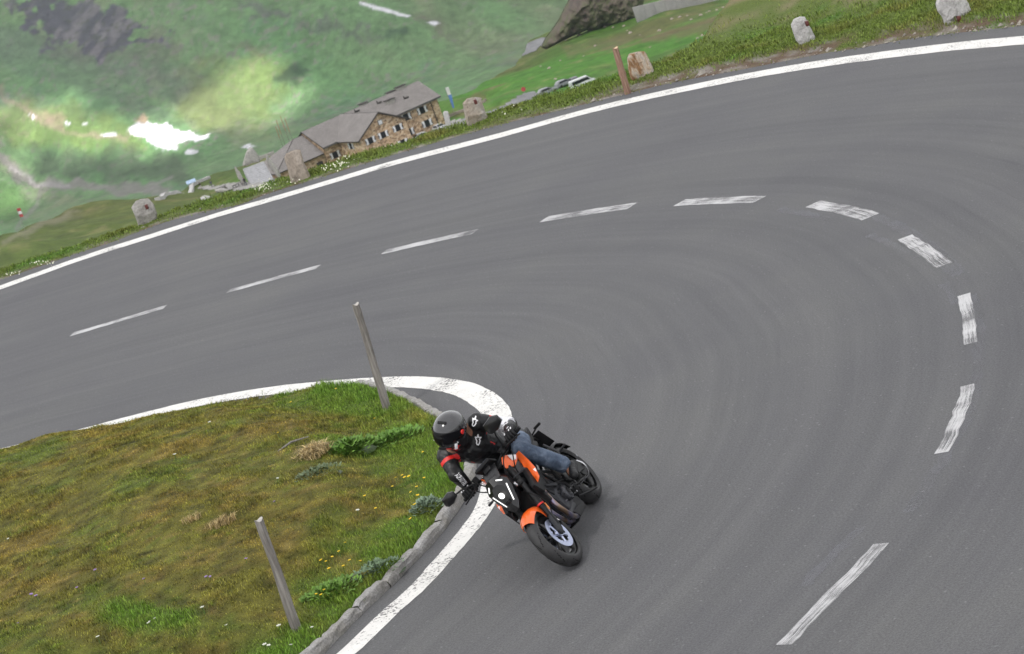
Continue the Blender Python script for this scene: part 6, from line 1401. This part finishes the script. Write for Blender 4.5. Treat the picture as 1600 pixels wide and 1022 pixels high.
# jeans
t_ = MB(); t_.cone(PEL + Vector((-.02, 0, -.02)), PEL + Vector((.06, 0, -.02)), .145, .14)
for h_, k_, a_ in ((hpL, knL, anL), (hpR, knR, anR)): t_.cone(h_, k_, .100, .072); t_.ball(k_, .074); t_.cone(k_, k_ + (a_ - k_) * .90, .074, .070)
t_ = remesh(t_, .010, 4); wrinkle(t_, .009, 12, 4); rb(t_, 'jeans', M_DENIM, sharp=60)
for a_, k_, s in ((anL, knL, 1), (anR, knR, -1)):
    d = (a_ - k_).normalized(); toe = a_ + Vector((.155, .035 * s, -.085)); bt = MB(); bt.cone(a_ - d * .16, a_ + d * .03, .066, .054); bt.cone(a_ + d * .03 + Vector((-.03, 0, -.01)), a_ + Vector((.06, .012 * s, -.06)), .054, .049); bt.cone(a_ + Vector((.05, .010 * s, -.055)), toe, .049, .038)
    bt = remesh(bt, .008, 4); wrinkle(bt, .003, 16, 2); bo = rb(bt, 'boot', M_BOOT)
    sl = MB(); up_ = Vector((0, 0, 1)); f_ = (toe - a_).normalized(); r_ = f_.cross(up_).normalized(); nz_ = r_.cross(f_); c_ = (a_ + toe) / 2 - nz_ * .035 + Vector((-.02, 0, -.01)); sl.box(c_, (.25, .075, .018), .008, Matrix((f_, r_, nz_)).transposed()); rb(sl, 'sole', M_SOLE, bo)
# gloves with five fingers closed round the grips
for gr, wr, el_, s in ((grL, wrL, elL, 1), (grR, wrR, elR, -1)):
    g = MB(); kn = gr + Vector((.012, 0, .040)); n_ = Vector((0, s, 0))
    g.cone(wr - (wr - gr).normalized() * -.0 + (el_ - wr).normalized() * .05, wr, .042, .036); 
    for q in (-.026, 0, .026): g.cone(wr + Vector((0, q * .6, 0)), kn + Vector((-.008, q, 0)), .026, .021)
    pg = remesh(g, .006, 3)
    for i, (q, ln) in enumerate(((-.036 * s, .92), (-.012 * s, 1.0), (.012 * s, .96), (.035 * s, .82))):
        k0 = kn + Vector((0, q, 0)); P_ = [k0 + Vector((-.012, 0, .0)), k0 + Vector((.020 * ln, 0, .0)), k0 + Vector((.038 * ln, 0, -.016)), k0 + Vector((.040 * ln, 0, -.044)), k0 + Vector((.022, 0, -.064 * ln)), k0 + Vector((.006, 0, -.068 * ln))]; pg.tube(P_, [.0115, .0125, .0118, .0112, .0098, .006], 9)
    tb = gr + Vector((-.03, -.048 * s, .02)); pg.tube([tb, tb + Vector((.02, -.016 * s, -.014)), tb + Vector((.045, -.014 * s, -.034)), tb + Vector((.06, -.004 * s, -.04))], [.016, .0145, .0125, .007], 9)
    for v in pg.bm.verts: v.co = gr + (v.co - gr) * 1.16
    go = rb(pg, 'glove', M_GLOVE, sharp=60)
    for i, q in enumerate((-.034, -.010, .014, .035)):
        kk = MB(); kk.box(gr + (kn + Vector((.002, q * s, .016)) - gr) * 1.16, (.030, .012, .010), .004, Matrix.Rotation(R(10), 3, 'Y')); rb(kk, 'knuckle_guard', M_WHL if (i != 1) else M_BLK, go)
    kk = MB(); c_ = (wr + kn) / 2 + Vector((.0, .012 * s, .036)); kk.prism([c_ + Vector((-.03, -.012, 0)), c_ + Vector((.0, -.02, .0)), c_ + Vector((.03, -.004, 0)), c_ + Vector((.0, .012, 0))], (0, 0, 0), (0, 0, .004), .001); rb(kk, 'glove_mark', M_WHL, go)
    if s > 0:
        kk = MB(); d = (el_ - wr).normalized(); e2 = d.cross(Vector((0, 1, 0))).normalized(); e2 = e2 if e2.z > 0 else -e2
        for t_0, w_0, yy in ((.05, .018, .02), (.085, .026, -.012), (.12, .018, .024)):
            c2 = wr + d * t_0 + e2 * .052 + Vector((.012, yy, 0)); kk.prism([c2 + d * .022, c2 + Vector((0, w_0, 0)), c2 - d * .022, c2 - Vector((0, w_0, 0))], (0, 0, 0), e2 * .006, .001)
        rb(kk, 'cuff_panel', M_WHL, go)
    cf = MB(); d = (el_ - wr).normalized(); cf.tube([wr + d * .012, wr + d * .02, wr + d * .07, wr + d * .078], [.044, .047, .056, .052], 18); rb(cf, 'glove_cuff', M_GLOVE, go)
    if s < 0:
        cf = MB(); cf.tube([wr + d * .030, wr + d * .036], [.0495, .0505], 18); rb(cf, 'cuff_stripe', M_WHL, go)
# helmet
def shell_pt(v, sc_=1.0):
    x, y, z = v; X, Y, Z = x * .146, y * .124, z * .138
    if x > 0: X += .030 * x * max(0, .25 - z) ; Y *= 1 - .10 * x * x * max(0, .3 - z)
    if z < -.25: Z = -.0345 + (z + .25) * .115; 
    if x < 0 and z < 0: X *= 1 + .18 * z; Y *= 1 + .06 * z
    if x < -.3: Z += .012 * math.exp(-((z - .45) / .3) ** 2) * (-x)
    return Vector((X, Y, Z)) * sc_
h = MB(); h.ball((0, 0, 0), 1, 64, 40); h.xf(lambda v: (lambda p: hp(*p))(shell_pt(v)))
helm = rb(h, 'helmet', M_HELM, sharp=60)
def hpatch(name, a0, a1, z0, z1, off, mat, na=32, nz=10, parent=helm, zf=None):
    V = []; 
    for s in (1.0, 0):
        for i in range(nz + 1):
            for k in range(na + 1):
                a = R(a0 + (a1 - a0) * k / na); zz = z0 + (z1 - z0) * i / nz
                if zf: zz = zf(a, i / nz)
                r = math.sqrt(max(0, 1 - zz * zz)); V.append(hp(*shell_pt((r * math.cos(a), r * math.sin(a), zz), 1.0 + off * s + .001)))
    m = (nz + 1) * (na + 1); F = [tuple(f) for f in grid_faces(nz + 1, na + 1)]; mb = MB(); mb.raw(V, F + [tuple(q + m for q in f[::-1]) for f in F])
    e = [k for k in range(na)] ; 
    return rb(mb, name, mat, parent)
hpatch('visor', -82, 82, -.22, .34, .022, M_VIS, zf=lambda a, t: -.20 + .62 * t * (1 - .32 * (abs(a) / R(82)) ** 2) + .05 * (abs(a) / R(82)) ** 2)
hpatch('visor_seal', -88, 88, .34, .40, .012, M_BLK, zf=lambda a, t: .395 + .05 * t - .19 * (abs(a) / R(82)) ** 2)
for s in (-1, 1):
    p = hp(*shell_pt((.20, s * .97, .10), 1.03)); n_ = hy * s; mb = MB(); mb.tube([p - n_ * .012, p + n_ * .006], .021, 18); mb.tube([p + n_ * .004, p + n_ * .008], .012, 14); rb(mb, 'visor_pivot', M_REDL if s > 0 else M_BLK, helm)
    mb = MB(); p = hp(*shell_pt((.55, s * .80, -.30), 1.02)); mb.ball(p, .006, 8, 6); rb(mb, 'rivet', M_WHL, helm)
# chin label on the left side, forehead vent, chin vent
pc = hp(*shell_pt((.62, .70, -.52), 1.03)); na_ = (hx * .55 + hy * .8).normalized(); ub = (hz * .95 - hx * .25).normalized(); mb = MB(); r3 = Matrix((na_.cross(ub).normalized(), na_, na_.cross(ub).normalized().cross(na_))).transposed(); mb.box(pc, (.028, .006, .056), .002, r3); rb(mb, 'chin_label', M_WHL, helm)
vt = MB(); p = hp(*shell_pt((.52, 0, .85), 1.015)); r3 = Matrix((hx, hy, hz)).transposed() @ Matrix.Rotation(R(32), 3, 'Y'); vt.box(p, (.024, .085, .012), .004, r3); rb(vt, 'forehead_vent', M_BLK, helm)
vt = MB(); p = hp(*shell_pt((.97, 0, -.42), 1.01)); vt.box(p, (.02, .07, .022), .006, Matrix((hx, hy, hz)).transposed()); rb(vt, 'chin_vent', M_BLK, helm)
mb = MB(); mb.tube(crom([hp(.06, .075, -.10), hp(.05, .045, -.145), hp(.03, .0, -.155), hp(.05, -.045, -.145), hp(.06, -.075, -.10)], 5), .008, 8); rb(mb, 'chin_strap', M_REDL, helm)
